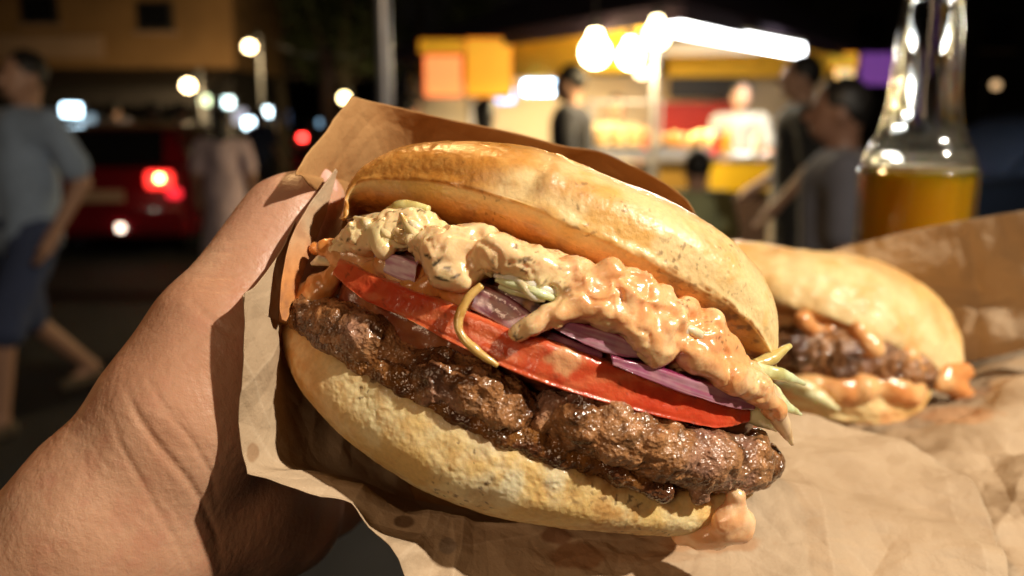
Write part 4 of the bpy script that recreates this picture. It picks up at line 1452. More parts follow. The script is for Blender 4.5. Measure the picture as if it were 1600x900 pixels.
def person(label, loc, face, h=1.72, top=(.1, .1, .1), legs=(.03, .03, .05), skin=None, hair='short', hairm=None,
           shorts=False, dress=False, cap=None, sleeve='short', stride=0.0, lean=0.0, group=None, arms=None, res=.013):
    """face: direction angle in degrees the person looks (0 = +x, 90 = away from camera, -90 = towards it)"""
    skin = skin or M_skinb
    root = thing('person', loc, label, 'person', group, math.radians(face - 90))
    k = h / 1.72
    L = lambda x, y, z: (x * k, (y + lean * max(0, z - .9)) * k, z * k)    # looks towards +y
    st = stride
    hipL, hipR = L(-.09, 0, .90), L(.09, 0, .90)
    kneeL, kneeR = L(-.10, .22 * st + .03, .49), L(.10, -.08 * st + .03, .49)
    ankL, ankR = L(-.10, .34 * st, .09), L(.10, -.46 * st, .09 + .10 * st)
    shL, shR = L(-.18, 0, 1.40), L(.18, 0, 1.40)
    if arms is None:
        arms = [(L(-.24, -.03 - .12 * st, 1.13), L(-.25, .10 - .1 * st, .90)), (L(.24, -.03 + .08 * st, 1.13), L(.25, .12 + .16 * st, .92))]
    else:
        arms = [(L(*a), L(*b_)) for a, b_ in arms]
    hc = np.array(L(0, .02, 1.60))
    b = Blob(res, .02)
    b.ball(hc, np.array([.075, .093, .112]) * k); b.ball(hc + np.array([0, .045, -.05]) * k, np.array([.055, .05, .06]) * k)
    b.cap(hc + np.array([0, .09, .01]) * k, hc + np.array([0, .112, -.022]) * k, .012 * k, .016 * k, .01)    # nose
    b.cap(hc + np.array([-.03, .085, -.062]) * k, hc + np.array([.03, .085, -.062]) * k, .013 * k, None, .01)  # mouth
    for s in (-1, 1):
        b.ball(hc + np.array([s * .078, -.005, -.01]) * k, np.array([.012, .022, .034]) * k, .008)
    b.cap(L(0, 0, 1.52), L(0, -.01, 1.42), .055 * k, .06 * k)
    b.cap(L(-.09, 0, 1.38), L(.09, 0, 1.38), .08 * k); b.cap(L(0, 0, 1.35), L(0, 0, 1.0), .12 * k, .12 * k)
    for (sh_, (el, hd)) in zip((shL, shR), arms):
        el = np.array(el); hd = np.array(hd)
        b.cap(sh_, el, .050 * k, .040 * k); b.cap(el, hd, .040 * k, .026 * k)
        dv = (hd - el) / (np.linalg.norm(hd - el) + 1e-6)
        b.cap(hd, hd + dv * .07 * k, .030 * k, .032 * k)
        side = np.cross(dv, [0, 1, 0.2]); side /= np.linalg.norm(side) + 1e-6
        for q in range(4):
            o_ = side * (q - 1.5) * .019 * k
            b.cap(hd + dv * .08 * k + o_, hd + dv * (.15 - .008 * abs(q - 1.3)) * k + o_ * 1.1 + np.array([0, .015, 0]) * k, .0095 * k, .008 * k, .004)
        b.cap(hd + dv * .03 * k + side * .03 * k, hd + dv * .09 * k + side * .055 * k, .012 * k, .010 * k, .008)
    for hp, kn, an in ((hipL, kneeL, ankL), (hipR, kneeR, ankR)):
        b.cap(hp, kn, .080 * k, .052 * k); b.cap(kn, an, .052 * k, .036 * k)
        an = np.array(an); b.cap(an, an + np.array([0, .13, -.055]) * k, .036 * k, .026 * k)
    V, Q = b.mesh(); V = smoothV(V, Q)
    pobj('body', V, Q, skin, root)
    # shirt
    b = Blob(res, .03)
    b.cap(L(-.11, 0, 1.37), L(.11, 0, 1.37), .095 * k); b.cap(L(0, 0, 1.34), L(0, .0, 1.10), .142 * k, .135 * k)
    b.cap(L(-.05, 0, 1.1), L(-.05, 0, .90 if not dress else .95), .125 * k, .13 * k); b.cap(L(.05, 0, 1.1), L(.05, 0, .90), .125 * k, .13 * k)
    if dress:
        b.cap(L(0, 0, .95), L(0, 0, .50), .15 * k, .24 * k)
    for (sh_, (el, hd)) in zip((shL, shR), arms):
        sh_ = np.array(sh_); el = np.array(el); hd = np.array(hd)
        if sleeve == 'long':
            b.cap(sh_, el, .066 * k, .054 * k); b.cap(el, el + (hd - el) * .9, .054 * k, .042 * k)
        else:
            b.cap(sh_, sh_ + (el - sh_) * .75, .066 * k, .066 * k)
    V, Q = b.mesh(); V = smoothV(V, Q)
    V[:, :2] += (fbm(V, 7, 3, 600)[:, None]) * .012
    pobj('shirt' if not dress else 'dress', V, Q, surf('cloth', top, .85, var=(9, .2), sheen=.2), root)
    # trousers
    if not dress:
        b = Blob(res, .03)
        b.cap(L(-.05, 0, .93), L(.05, 0, .93), .125 * k)
        for hp, kn, an in ((hipL, kneeL, ankL), (hipR, kneeR, ankR)):
            hp = np.array(hp); kn = np.array(kn); an = np.array(an)
            b.cap(hp, kn, .105 * k, .088 * k if shorts else .070 * k)
            if not shorts:
                b.cap(kn, an, .070 * k, .055 * k)
        V, Q = b.mesh(); V = smoothV(V, Q)
        V[:, :2] += (fbm(V, 9, 3, 601)[:, None]) * .010
        pobj('shorts' if shorts else 'trousers', V, Q, surf('cloth', legs, .85, var=(9, .2)), root)
    for an in (ankL, ankR):
        an = np.array(an); b = Blob(.011, .015)
        b.cap(an + np.array([0, -.03, -.05]) * k, an + np.array([0, .15, -.062]) * k, .042 * k, .036 * k)
        V, Q = b.mesh(); V[:, 2] = np.maximum(V[:, 2], an[2] - .088 * k)
        pobj('shoe', V, Q, M_hair if not shorts else M_bark, root)
    # hair or cap
    b = Blob(.011, .02)
    b.ball(hc + np.array([0, -.022, .030]) * k, np.array([.085, .094, .098]) * k)
    if hair == 'long':
        b.cap(hc + np.array([0, -.06, .0]) * k, hc + np.array([0, -.07, -.24]) * k, .075 * k, .06 * k)
    V, Q = b.mesh()
    V = V + vnormals(V, Q) * (fbm(V, 40, 3, 602) * .006)[:, None]
    pobj('hair' if cap is None else 'cap', V, Q, hairm or (M_hair if cap is None else surf('cloth', cap, .8)), root)
    return root


# ---- ground
def quadsheet(name, pts, z, mat, n=1):
    V = np.array([(x, y, z) for x, y in pts], float)
    me = npmesh(name, V, np.array([[0, 1, 2, 3]]), smooth_=False)
    return tag(link(name, me, None, mat), kind='structure')


quadsheet('ground', [(-300, -30), (300, -30), (300, 420), (-300, 420)], 0.0, M_asph)
pv = box_w('pavement', (16, 9, .12), M_pave, None, (8.2, 10.5, .062), .01); tag(pv, kind='structure')
pv = box_w('pavement', (10, 60, .12), M_pave, None, (-13.5, 38, .062), .01); tag(pv, kind='structure')


# ---- street lamps, bulbs
def lamp_post(px, py, d, rad_px, color, L_, label, power=0, group='street lamps', stem=True, name='street_lamp', head='ball', drop=None):
    p = np.array(Wp(px, py, d))
    root = thing(name, (p[0], p[1], 0), label, 'street lamp', group)
    rr = rad_px / FPX * d
    b = Blob(rr / 5, rr * .2); b.ball((0, 0, p[2]), (rr, rr, rr * .9))
    V, Q = b.mesh()
    pobj('lamp_globe', V, Q, glow('lamp_glow', color, L_), root)
    cylinder_w('lamp_hood', rr * 1.05, rr * .5, M_blackmetal, root, (0, 0, p[2] + rr * .92), 20, rr * .5)
    off = .5 + rr
    V, Q, T = tube(np.array([(0, off, .0), (0, off, p[2] * .6), (0, off, p[2] + .25), (0, off * .5, p[2] + rr * 1.6), (0, 0, p[2] + rr * 1.3)]), np.array([.04, .035, .03, .02, .02]), 10, 40)
    Q, T = orient(V, Q, T)
    link('post', npmesh('post', V, Q, T), root, M_blackmetal)
    if power:
        ld = bpy.data.lights.new('lamp_light', 'AREA'); ld.energy = power * .6; ld.color = color; ld.shape = 'DISK'; ld.size = rr * 1.6
        lo = bpy.data.objects.new('lamp_light', ld); COL.objects.link(lo); lo.parent = root; lo.location = (0, 0, p[2] - rr * 1.1); lo.rotation_euler = (math.radians(38), 0, 0)
    return root


WA = (1.0, .72, .36)
lamp_post(390, 73, 15, 8.5, WA, 22, 'tallest warm street lamp, right of the ochre building', 200)
lamp_post(294, 134, 14.5, 9.5, WA, 22, 'warm street lamp below the right end of the ochre building', 200)
lamp_post(538, 153, 19, 7.5, (1, .78, .36), 18, 'warm street lamp just above the top corner of the paper bag', 60)
lamp_post(430, 196, 30, 9, (1,.6,.25), .25, 'faint orange lamp low between the cold lights and the paper bag')
lamp_post(1556, 133, 26, 7, (1, .62, .30), 1.1, 'dim tan lamp high in the dark to the right of the bottle neck')
lamp_post(1554, 243, 26, 5, (1, .55, .25), 1.0, 'dim tan lamp low in the dark to the right of the bottle shoulder')


def led(px, py, d, w_, h_, color, L_, label):
    p = np.array(Wp(px, py, d))
    root = thing('floodlight', (p[0], p[1], 0), label, 'floodlight', 'cold floodlights down the street')
    sx, sz = w_ / FPX * d, h_ / FPX * d
    box_w('housing', (sx * 1.15, .12, sz * 1.2), M_blackmetal, root, (0, .07, p[2]), .01)
    box_w('lens', (sx, .03, sz), glow('cold_glow', color, L_), root, (0, -.01, p[2]), .008)
    cylinder_w('post', .04, p[2] - sz * .62, M_blackmetal, root, (0, .09, 0), 12)
    return root


CB = (.62, .85, 1.0)
led(112, 172, 12.2, 30, 18, CB, 9, 'leftmost cold white floodlight, between the blue shirt and the ochre building')
led(134, 188, 13, 30, 18, CB, .5, 'faint floodlight just right below the leftmost cold floodlight')
led(320, 157, 16, 16, 14, (.55, .9, .9), .45, 'dim teal floodlight right below the middle warm lamp')
led(357, 160, 16, 15, 14, (.45, .78, 1), 4.0, 'light blue floodlight up left of the brightest cold pair')
led(389, 193, 17, 15, 15, CB, 9, 'lower left one of the two brightest cold floodlights')
led(416, 175, 17, 14, 13, CB, 8, 'upper right one of the two brightest cold floodlights')
led(372, 182, 18, 26, 22, (.4, .5, .9), .28, 'faint violet blue floodlight glow between the brighter cold lights')
led(443, 185, 28, 20, 22, (.3, .45, .8), .35, 'faint dark blue floodlight right of the brightest pair')
led(502, 192, 28, 11, 9, (.4, .7, 1), 1.0, 'small blue floodlight left of the paper bag corner')
led(430, 215, 28, 22, 12, (1, .25, .05), .4, 'faint orange floodlight under the cold lights')


# ---- cars
def car(label, loc, face, paint, tail=3.0, L_=4.2, Wd=1.72, H=1.46, group='cars along the street', lit='tail', second=False):
    root = thing('car', loc, label, 'car', group, math.radians(face))      # nose towards +x
    hw = Wd / 2
    # body shell lofted along x: ring = lower body section
    prof = [(-L_/2, .42, .80, .80), (-L_/2+.12, .25, .95, .93), (-L_/2+.7, .20, 1.0, .98), (0, .20, 1.0, .98), (L_/2-1.1, .20, .98, .98), (L_/2-.35, .22, .86, .95), (L_/2, .38, .62, .82)]
    S = []
    for x, z0, z1, wf in prof:
        w_ = hw * wf
        S.append([(x, -w_*.96, z0), (x, -w_, (z0+z1)*.45), (x, -w_*.98, z1-.10), (x, -w_*.90, z1), (x, 0, z1+.02), (x, w_*.90, z1), (x, w_*.98, z1-.10), (x, w_, (z0+z1)*.45), (x, w_*.96, z0), (x, 0, z0-.02)])
    V, Q, T, _, _ = loft(S, 60, 60, even=False)
    Q, T = orient(V, Q, T)
    link('body', npmesh('body', V, Q, T), root, paint)
    S = []
    for x, z1, wf in ((-L_/2+.28, 1.0, .80), (-L_/2+.62, H-.06, .72), (-L_/2+1.1, H, .70), (.25, H, .70), (L_/2-1.15, .98, .80)):
        w_ = hw * wf; z0 = .92
        S.append([(x, -w_-.06, z0), (x, -w_, z1-.05), (x, -w_*.85, z1), (x, w_*.85, z1), (x, w_, z1-.05), (x, w_+.06, z0)])
    V, Q, T, _, _ = loft(S, 50, 50, even=False)
    Q, T = orient(V, Q, T)
    cabin = link('roof', npmesh('roof', V, Q, T), root, paint)
    # glazing
    def pane(name, pts):
        c_ = np.array(pts, float)
        n_ = np.cross(c_[1]-c_[0], c_[2]-c_[0]); n_ /= np.linalg.norm(n_)
        ctr = np.array([0, 0, .8]);
        if n_ @ (c_.mean(0) - ctr) < 0: n_ = -n_
        A = c_ + n_ * .02; B = c_ - n_ * .03
        VV = np.concatenate([A, B]); QQ = np.array([[0,1,2,3],[7,6,5,4],[0,4,5,1],[1,5,6,2],[2,6,7,3],[3,7,4,0]])
        QQ, _ = orient(VV - VV.mean(0), QQ)
        link(name, npmesh(name, VV, QQ, smooth_=False), root, M_pane)
    xr = -L_/2
    pane('rear_window', [(xr+.10, -hw*.72, .99), (xr+.10, hw*.72, .99), (xr+.44, hw*.64, H-.06), (xr+.44, -hw*.64, H-.06)])
    xf = L_/2
    pane('windscreen', [(xf-1.25, -hw*.72, 1.02), (xf-1.25, hw*.72, 1.02), (xf-1.82, hw*.60, H-.10), (xf-1.82, -hw*.60, H-.10)])
    for s in (-1, 1):
        pane('side_window', [(xr+.75, s*hw*.80, 1.02), (0, s*hw*.80, 1.02), (0, s*hw*.715, H-.12), (xr+.95, s*hw*.715, H-.12)])
        pane('side_window', [(.06, s*hw*.80, 1.02), (xf-1.35, s*hw*.80, 1.02), (.35, s*hw*.715, H-.12), (.06, s*hw*.715, H-.12)])
        for x in (-L_/2+.78, L_/2-.82):
            wh = cylinder_w('wheel', .31, .20, M_rubber, root, (0, 0, -.10), 28, bevel=.03)
            wh.location = (x, s * (hw - .12), .31); wh.rotation_euler = (math.radians(90), 0, 0)
            rm = cylinder_w('rim', .19, .215, M_rim, wh, (0, 0, -.1075), 20)
        tl = box_w('tail_light', (.10, .26, .17), glow('tail_glow', (1, .04, .03), tail if lit in ('tail', 'one') and (s < 0 or lit == 'tail') else .15), root, (xr-.02, s*hw*.70, .84), .02)
        if lit == 'one' and s < 0:
            box_w('reversing_light', (.05, .06, .06), glow('reverse_glow', (1, .50, .16), 26), root, (xr-.085, s*hw*.72, .86), .01)
        box_w('headlight', (.12, .30, .14), glow('head_glow', (.7, .8, 1), .6 if lit == 'head' else .02), root, (xf-.12, s*hw*.66, .66), .02)
    box_w('rear_bumper', (.18, Wd*.94, .22), paint, root, (xr+.02, 0, .42), .04)
    box_w('front_bumper', (.18, Wd*.90, .22), paint, root, (xf-.04, 0, .40), .04)
    box_w('number_plate', (.02, .50, .12), M_pinkish, root, (xr-.04, 0, .68), .004)
    box_w('bumper_glint', (.04, .07, .07), glow('bumper_glow', (1, .82, .66), 4.5 if lit == 'one' else .05), root, (xr-.10, -hw*.24, .36), .01)  # small glowing block standing in for a reflection on the bumper
    if lit == 'one':
        box_w('side_marker', (.06, .14, .10), glow('marker_glow', (1, .03, .05), 1.4), root, (xr-.02, -hw*.86, .70), .02)
    return root


g = np.array(Wp(152, 283, 9.0))
car('red hatchback with one glowing tail light parked behind the blue shirted walker', (g[0] - .25, g[1] + 2.1, 0), 97, M_red, lit='one', tail=2.6, H=1.38)
car('small grey car far down the street with red tail lights', (*(np.array(Wp(512, 205, 36))[:2]), 0), 60, M_grey, lit='tail', tail=22.0)
car('dark blue car at the right edge behind the beer bottle', (*(np.array(Wp(1640, 300, 8.5))[:2]), 0), 185, M_navy, lit='none')


# ---- people
def at(px, d):
    p = np.array(Wp(px, 190, d)); return (p[0], p[1], 0)


person('walker in light blue grey shirt and navy shorts at the left edge', (ground(100, 655)[0] - .10, ground(100, 655)[1], 0), -120, 1.74,
       (.30, .40, .56), (.05, .07, .15), shorts=True, stride=.75, lean=-.12, sleeve='short')
person('dark dressed person left of the woman in the pale dress', at(240, 13.5), 80, 1.72, (.035, .03, .03), (.02, .02, .02))
person('person in dark brown shirt standing beyond the red car', at(283, 12.3), 60, 1.68, (.05, .035, .035), (.02, .02, .02))
person('woman with long dark hair in a pale pink white dress', at(345, 7.0), 100, 1.52, (.60, .46, .50), hair='long', dress=True)
person('man in black shirt standing left of the food display', at(893, 6.0), 160, 1.80, (.014, .014, .02), (.02, .02, .025))
person('dark haired head seen just above the paper bag left of the stall lights', at(757, 6.2), 85, 1.58, (.03, .02, .03), (.02, .02, .025), hair='long')
person('stall worker in white shirt and dark cap behind the counter', at(1156, 7.7), -95, 1.76, (.27, .26, .23), (.03, .03, .03), cap=(.03, .035, .03), arms=[((-.24, .08, 1.13), (-.12, .30, 1.05)), ((.24, .08, 1.13), (.12, .30, 1.05))])
person('tall man in black shirt facing left at the stall counter', at(1252, 4.9), 172, 1.78, (.014, .014, .015), (.02, .02, .022), arms=[((-.24, -.02, 1.13), (-.18, .14, .93)), ((.24, .0, 1.13), (.2, .20, 1.0))])
person('man in grey T-shirt looking left, nearest to the beer bottle', at(1318, 2.9), 165, 1.56, (.11, .11, .14), (.04, .04, .05), skin=M_skind, res=.010, arms=[((-.235, -.02, 1.12), (-.23, .02, .86)), ((.235, -.02, 1.12), (.23, .02, .86))])
person('child in pale green shirt seen from behind before the stall', at(1093, 4.2), 95, 1.29, (.40, .42, .22), (.03, .03, .04))

person('dark figure with bare arms far behind the red car, left of its window', at(180, 14.5), 120, 1.74, (.05, .04, .06), (.03, .03, .04))
person('person in faint blue top far behind between the pale dress and the paper bag', at(408, 13.0), 70, 1.62, (.05, .07, .14), (.03, .03, .04))

# ---- slim pole in front
pp = np.array(Wp(600, 80, 3.9))
pole = thing('metal_pole', (pp[0], pp[1], 0), 'slim grey metal pole standing alone left of the market stall', 'pole')
cylinder_w('shaft', .032, 3.4, M_pole, pole, (0, 0, .02), 24)
cylinder_w('base_plate', .09, .02, M_pole, pole, (0, 0, 0), 24)
pp = np.array(Wp(512, 120, 12))
pole = thing('wooden_pole', (pp[0], pp[1], 0), 'dull brown wooden pole in the dark left of the metal pole', 'pole')
cylinder_w('shaft', .12, 2.35, solid('pole_wood', (.30, .19, .13), .9, var=(6, .4)), pole, (0, 0, 0), 20, .10)
cylinder_w('cap', .13, .05, M_blackmetal, pole, (0, 0, 2.35), 20)

# ---- market stall
cN = np.array(Wp(1065, 15, 6.0)); cL = np.array(Wp(610, 85, 10.0)); cR = np.array(Wp(1405, 100, 11.5))
zE = float(cN[2]); cL[2] = zE; cR[2] = zE; cB = cL + cR - cN
stall = thing('market_stall', (cN[0] + .5, cN[1] + 2, .12), 'brightly lit food stall under a dark purple tent roof', 'market stall')
SL = np.array(stall.location)


def wpart(name, V, Q, mat, parent=stall, T=None, smooth_=False):
    V = np.asarray(V, float) - SL
    Q = np.array(Q)
    Q, T = orient(V - V.mean(0), Q, T)
    return link(name, npmesh(name, V, Q, T, smooth_=smooth_), parent, mat)


def slab(name, quad, nrm, th, mat, parent=stall):
    q = np.asarray(quad, float); n_ = np.asarray(nrm, float)
    VV = np.concatenate([q, q + n_ * th])
    return wpart(name, VV, [[0,1,2,3],[7,6,5,4],[0,4,5,1],[1,5,6,2],[2,6,7,3],[3,7,4,0]], mat, parent)


apex = (cN + cL + cR + cB) / 4 + np.array([0, 0, 1.3])
for a, b2_ in ((cN, cR), (cR, cB), (cB, cL), (cL, cN)):
    m1 = (a + b2_) / 2
    n_ = np.cross(b2_ - a, apex - a); n_ /= np.linalg.norm(n_); n_ *= np.sign(n_[2])
    e = np.array([0, 0, .04])
    VV = np.array([a + e, b2_ + e, apex + e, a + n_*.015 + e, b2_ + n_*.015 + e, apex + n_*.015 + e])
    wpart('roof_panel', VV, [[0,1,4,3],[1,2,5,4],[2,0,3,5]], M_purple, T=np.array([[0,2,1],[3,4,5]]))
    VV = np.array([a, b2_, apex, a + n_*.01, b2_ + n_*.01, apex + n_*.01]) - np.array([0, 0, .01])
    wpart('yellow_lining', VV, [[0,1,4,3],[1,2,5,4],[2,0,3,5]], M_yellow, T=np.array([[0,2,1],[3,4,5]]))
    d_ = (b2_ - a); out = np.array([d_[1], -d_[0], 0]); out /= np.linalg.norm(out)
    slab('valance', [a + (0,0,.05), b2_ + (0,0,.05), b2_ - (0,0,.08), a - (0,0,.08)], out * .02, 1, M_purple)


def post(x, y, r_=.028, top=None, name='post'):
    o = cylinder_w(name, r_, (top or zE) - .12, M_pole, stall, (x - SL[0], y - SL[1], 0), 16)
    return o


pm = np.array(Wp(1022, 150, 6.4)); post(pm[0], pm[1], .03)
for c_ in (cL, cR, cB):
    post(c_[0], c_[1])
pm = np.array(Wp(735, 130, 8.6)); post(pm[0], pm[1], .035)
# counter with yellow front
def rect(px0, px1, py0, py1, d0, d1=None):
    d1 = d0 if d1 is None else d1
    return [np.array(Wp(px0, py0, d0)), np.array(Wp(px1, py0, d1)), np.array(Wp(px1, py1, d1)), np.array(Wp(px0, py1, d0))]


def vrect(pxa, da, pxb, db, z0, z1):
    a = np.array(Wp(pxa, 190, da)); b2_ = np.array(Wp(pxb, 190, db))
    return [np.array([a[0], a[1], z0]), np.array([b2_[0], b2_[1], z0]), np.array([b2_[0], b2_[1], z1]), np.array([a[0], a[1], z1])]


def vslab(name, pxa, da, pxb, db, z0, z1, th, mat, parent=stall):
    q = vrect(pxa, da, pxb, db, z0, z1)
    d_ = q[1] - q[0]; n_ = np.array([-d_[1], d_[0], 0]); n_ /= np.linalg.norm(n_)
    return slab(name, q, n_, th, mat, parent)


vslab('counter_front', 915, 6.5, 1030, 6.5, .12, 1.12, .03, solid('dark_board', (.10, .07, .05), .7))
vslab('counter_front', 1032, 6.5, 1112, 6.5, .12, 1.13, .03, solid('mustard_board', (.30, .17, .02), .7))
vslab('yellow_board', 1114, 6.45, 1208, 6.45, .92, 1.14, .03, solid('yellow_board', (.85, .55, .02), .6))
vslab('counter_front', 1114, 6.5, 1208, 6.5, .12, .915, .03, solid('dark_board', (.10, .06, .05), .7))
q = vrect(912, 6.42, 1212, 6.42, 1.15, 1.18); VVc = [q[0], q[1], q[1] + (0, .75, 0), q[0] + (0, .75, 0)]
slab('worktop', VVc, (0, 0, .03), 1, M_steel)
# back wall panels
vslab('back_wall', 640, 9.4, 1290, 9.4, .12, 1.9, .04, solid('beige_canvas', (.60, .52, .40), .8))
vslab('red_panel', 1022, 9.2, 1150, 9.2, 1.30, 1.62, .03, M_redpan)
vslab('menu_board', 1045, 9.1, 1165, 9.1, 1.66, 2.02, .03, M_hair)
vslab('white_shelf', 985, 8.4, 1180, 8.0, 2.02, 2.14, .05, M_white)
vslab('yellow_banner', 655, 9.7, 1018, 6.9, zE - .34, zE - .02, .02, M_yellow)
vslab('yellow_banner', 1040, 9.0, 1290, 9.0, zE - .30, zE - .02, .02, M_yellow)
# fluorescent batten light
ba = np.array(Wp(1042, 42, 6.35)); bb = np.array(Wp(1248, 80, 7.6))
tubel = thing('strip_light', tuple((ba + bb) / 2), 'long white fluorescent strip light under the right edge of the stall roof', 'strip light')
SLo = SL; SL = np.array(tubel.location)
dv = (bb - ba); pn = np.array([dv[1], -dv[0], 0]); pn /= np.linalg.norm(pn)
slab('tube', [ba - (0, 0, .05), bb - (0, 0, .05), bb + (0, 0, .05), ba + (0, 0, .05)], pn, .05, glow('fluorescent', (.95, .98, 1.0), 14), tubel)
slab('casing', [ba + (0, 0, .052), bb + (0, 0, .052), bb + (0, 0, .085), ba + (0, 0, .085)], pn, .06, M_white, tubel)
ld = bpy.data.lights.new('strip_light_lamp', 'AREA'); ld.energy = 95; ld.color = (1, .93, .8); ld.shape = 'RECTANGLE'; ld.size = 1.4; ld.size_y = .08
lo = bpy.data.objects.new('strip_light_lamp', ld); COL.objects.link(lo); lo.parent = tubel; lo.location = (0, -.06, -.06); lo.rotation_euler = (math.radians(-32), 0, math.atan2(dv[1], dv[0]))
SL = SLo


def bulb(px, py, d, r_px, L_, label, power=0, color=(1, .80, .45), squash=1.0, tilt=0.0):
    p = np.array(Wp(px, py, d)); rr = r_px / FPX * d
    root = thing('hanging_bulb', (p[0], p[1], p[2]), label, 'light bulb', 'bulbs hanging in the stall')
    b = Blob(rr / 6, rr * .4); b.ball((0, 0, 0), (rr / squash, rr, rr * squash)); b.cap((0, 0, rr * .6), (0, 0, rr * 1.25), rr * .45)
    V, Q = b.mesh(); pobj('bulb', V, Q, glow('bulb_glow', color, L_), root)
    cylinder_w('socket', rr * .42, rr * .7, M_blackmetal, root, (0, 0, rr * 1.5), 14)
    cylinder_w('cord', .006, .35, M_blackmetal, root, (0, 0, rr * 2.0), 8)
    if power:
        ld = bpy.data.lights.new('bulb_light', 'AREA'); ld.energy = power * .7; ld.color = (1, .74, .38); ld.shape = 'DISK'; ld.size = rr * 1.7
        lo = bpy.data.objects.new('bulb_light', ld); COL.objects.link(lo); lo.parent = root; lo.location = (0, rr * 1.1 * math.sin(math.radians(tilt)), -rr * squash * 1.15); lo.rotation_euler = (math.radians(tilt), 0, 0)


bulb(930, 82, 6.7, 22, 34, 'largest warm bulb, above the man in the black shirt', 90)
bulb(944, 58, 7.4, 17, 26, 'warm bulb just above the largest bulb')
bulb(985, 88, 6.8, 18, 34, 'warm bulb second from the stall post, lower than the strip light', 90)
bulb(1003, 110, 7.6, 12, 7, 'small low warm bulb next to the stall post')
bulb(1026, 56, 5.6, 19, 18, 'warm bulb at the left end of the strip light', 50, tilt=38)
bulb(835, 73, 8.2, 17, 28, 'flat oval warm bulb, leftmost under the stall roof', 60, squash=.6)
# lit boxes and signs
def lit_sign(px0, px1, py0, py1, d, color, L_, label, cat='sign'):
    q = rect(px0, px1, py0, py1, d)
    ctr = np.mean(q, 0)
    root = thing('lit_sign', tuple(ctr), label, cat, 'lit boxes round the stall')
    w_ = (px1 - px0) / FPX * d; h_ = (py1 - py0) / FPX * d
    box_w('face', (w_, .02, h_), glow('sign_glow', color, L_), root, (0, -.03, 0), .01)
    box_w('case', (w_ * 1.04, .06, h_ * 1.05), M_blackmetal, root, (0, .012, 0), .01)


lit_sign(664, 722, 88, 150, 7.9, (1, .42, .14), .58, 'orange lit panel at the left end of the stall')
lit_sign(728, 800, 62, 150, 8.0, (1, .52, .03), .30, 'yellow lit panel right of the orange panel')
lit_sign(655, 726, 62, 84, 7.8, (.9, .5, .02), .16, 'dim yellow panel above the orange lit panel')
lit_sign(818, 872, 127, 147, 8.0, (.72, .88, 1), 8, 'brightest bluish white light box left of the man in black', 'light box')
lit_sign(776, 804, 140, 160, 8.2, (.5, .75, 1), 1.4, 'dimmer blue light box left of the bright light box', 'light box')
lit_sign(1342, 1402, 84, 132, 9.5, (.16, .05, .26), .8, 'purple lit sign between the grey shirted man and the bottle')
lit_sign(1286, 1338, 84, 106, 9.3, (.9, .55, .05), .5, 'yellow lit sign left of the purple sign')
lit_sign(1304, 1332, 104, 122, 9.4, (1, .8, .4), .9, 'small cream lit box under the yellow sign')

def wire(label, a, b_, sag, cat='wire'):
    a = np.array(a); b_ = np.array(b_); root = thing('overhead_wire', tuple(a), label, cat)
    pts = np.array([a + (b_ - a) * t - np.array([0, 0, sag * 4 * t * (1 - t)]) for t in np.linspace(0, 1, 7)]) - a
    V, Q, T = tube(pts, np.full(7, .012), 6, 30); Q, T = orient(V, Q, T)
    link('cable', npmesh('cable', V, Q, T), root, M_blackmetal)


wire('black overhead wire drooping from the ochre building towards the stall', Wp(372, 20, 19), Wp(640, 60, 10.2), .5)
# food on the counter
case = thing('food_display', tuple(np.array(Wp(975, 240, 6.6))), 'glass food display with piles of bright buns on the stall counter', 'food display')
CS = np.array(case.location); zT = 1.185 - CS[2]
box_w('display_base', (.52, .45, .04), M_steel, case, (0, .1, zT + .02), .005)
for sx in (-.25, .25):
    for sy in (-.11, .31):
        box_w('corner_post', (.015, .015, .33), M_pole, case, (sx, sy, zT + .205))
box_w('display_top', (.53, .46, .015), M_pole, case, (0, .1, zT + .38), .003)
M_bread = solid('golden_bread', (.80, .55, .26), .6, var=(20, .3))
rb = np.random.RandomState(4)
for i in range(16):
    b = Blob(.012, .01); b.ball((0, 0, 0), (.06, .05, .04))
    if i == 0:
        V, Q = b.mesh(); Q, _ = orient(V, Q); bme = npmesh('bread_roll', V, Q); bme.materials.append(M_bread)
    o = link('bread_roll', bme, case); o.location = (-.19 + (i % 4) * .125 + rb.uniform(-.01, .01), -.06 + (i // 4 % 2) * .13, zT + .085 + (i // 8) * .07)
    o.rotation_euler = (0, 0, rb.uniform(0, 3))
pans = [(1050, 225, (.70, .34, .08), 'steel tray of orange brown food beside the display'), (1095, 225, (.75, .50, .16), 'steel tray heaped with yellow food in front of the worker')]
for px_, py_, colr, lab in pans:
    p = np.array(Wp(px_, py_, 6.75)); r_ = thing('food_tray', (p[0], p[1], 1.183), lab, 'food tray', 'food trays on the stall counter')
    box_w('tray', (.26, .32, .05), M_steel, r_, (0, 0, .025), .01)
    b = Blob(.012, .02)
    for i in range(26):
        b.ball((rb.uniform(-.09, .09), rb.uniform(-.12, .12), rb.uniform(.05, .14)), rb.uniform(.02, .04))
    V, Q = b.mesh(); pobj('food', V, Q, solid('tray_food', colr, .5, var=(30, .4)), r_)

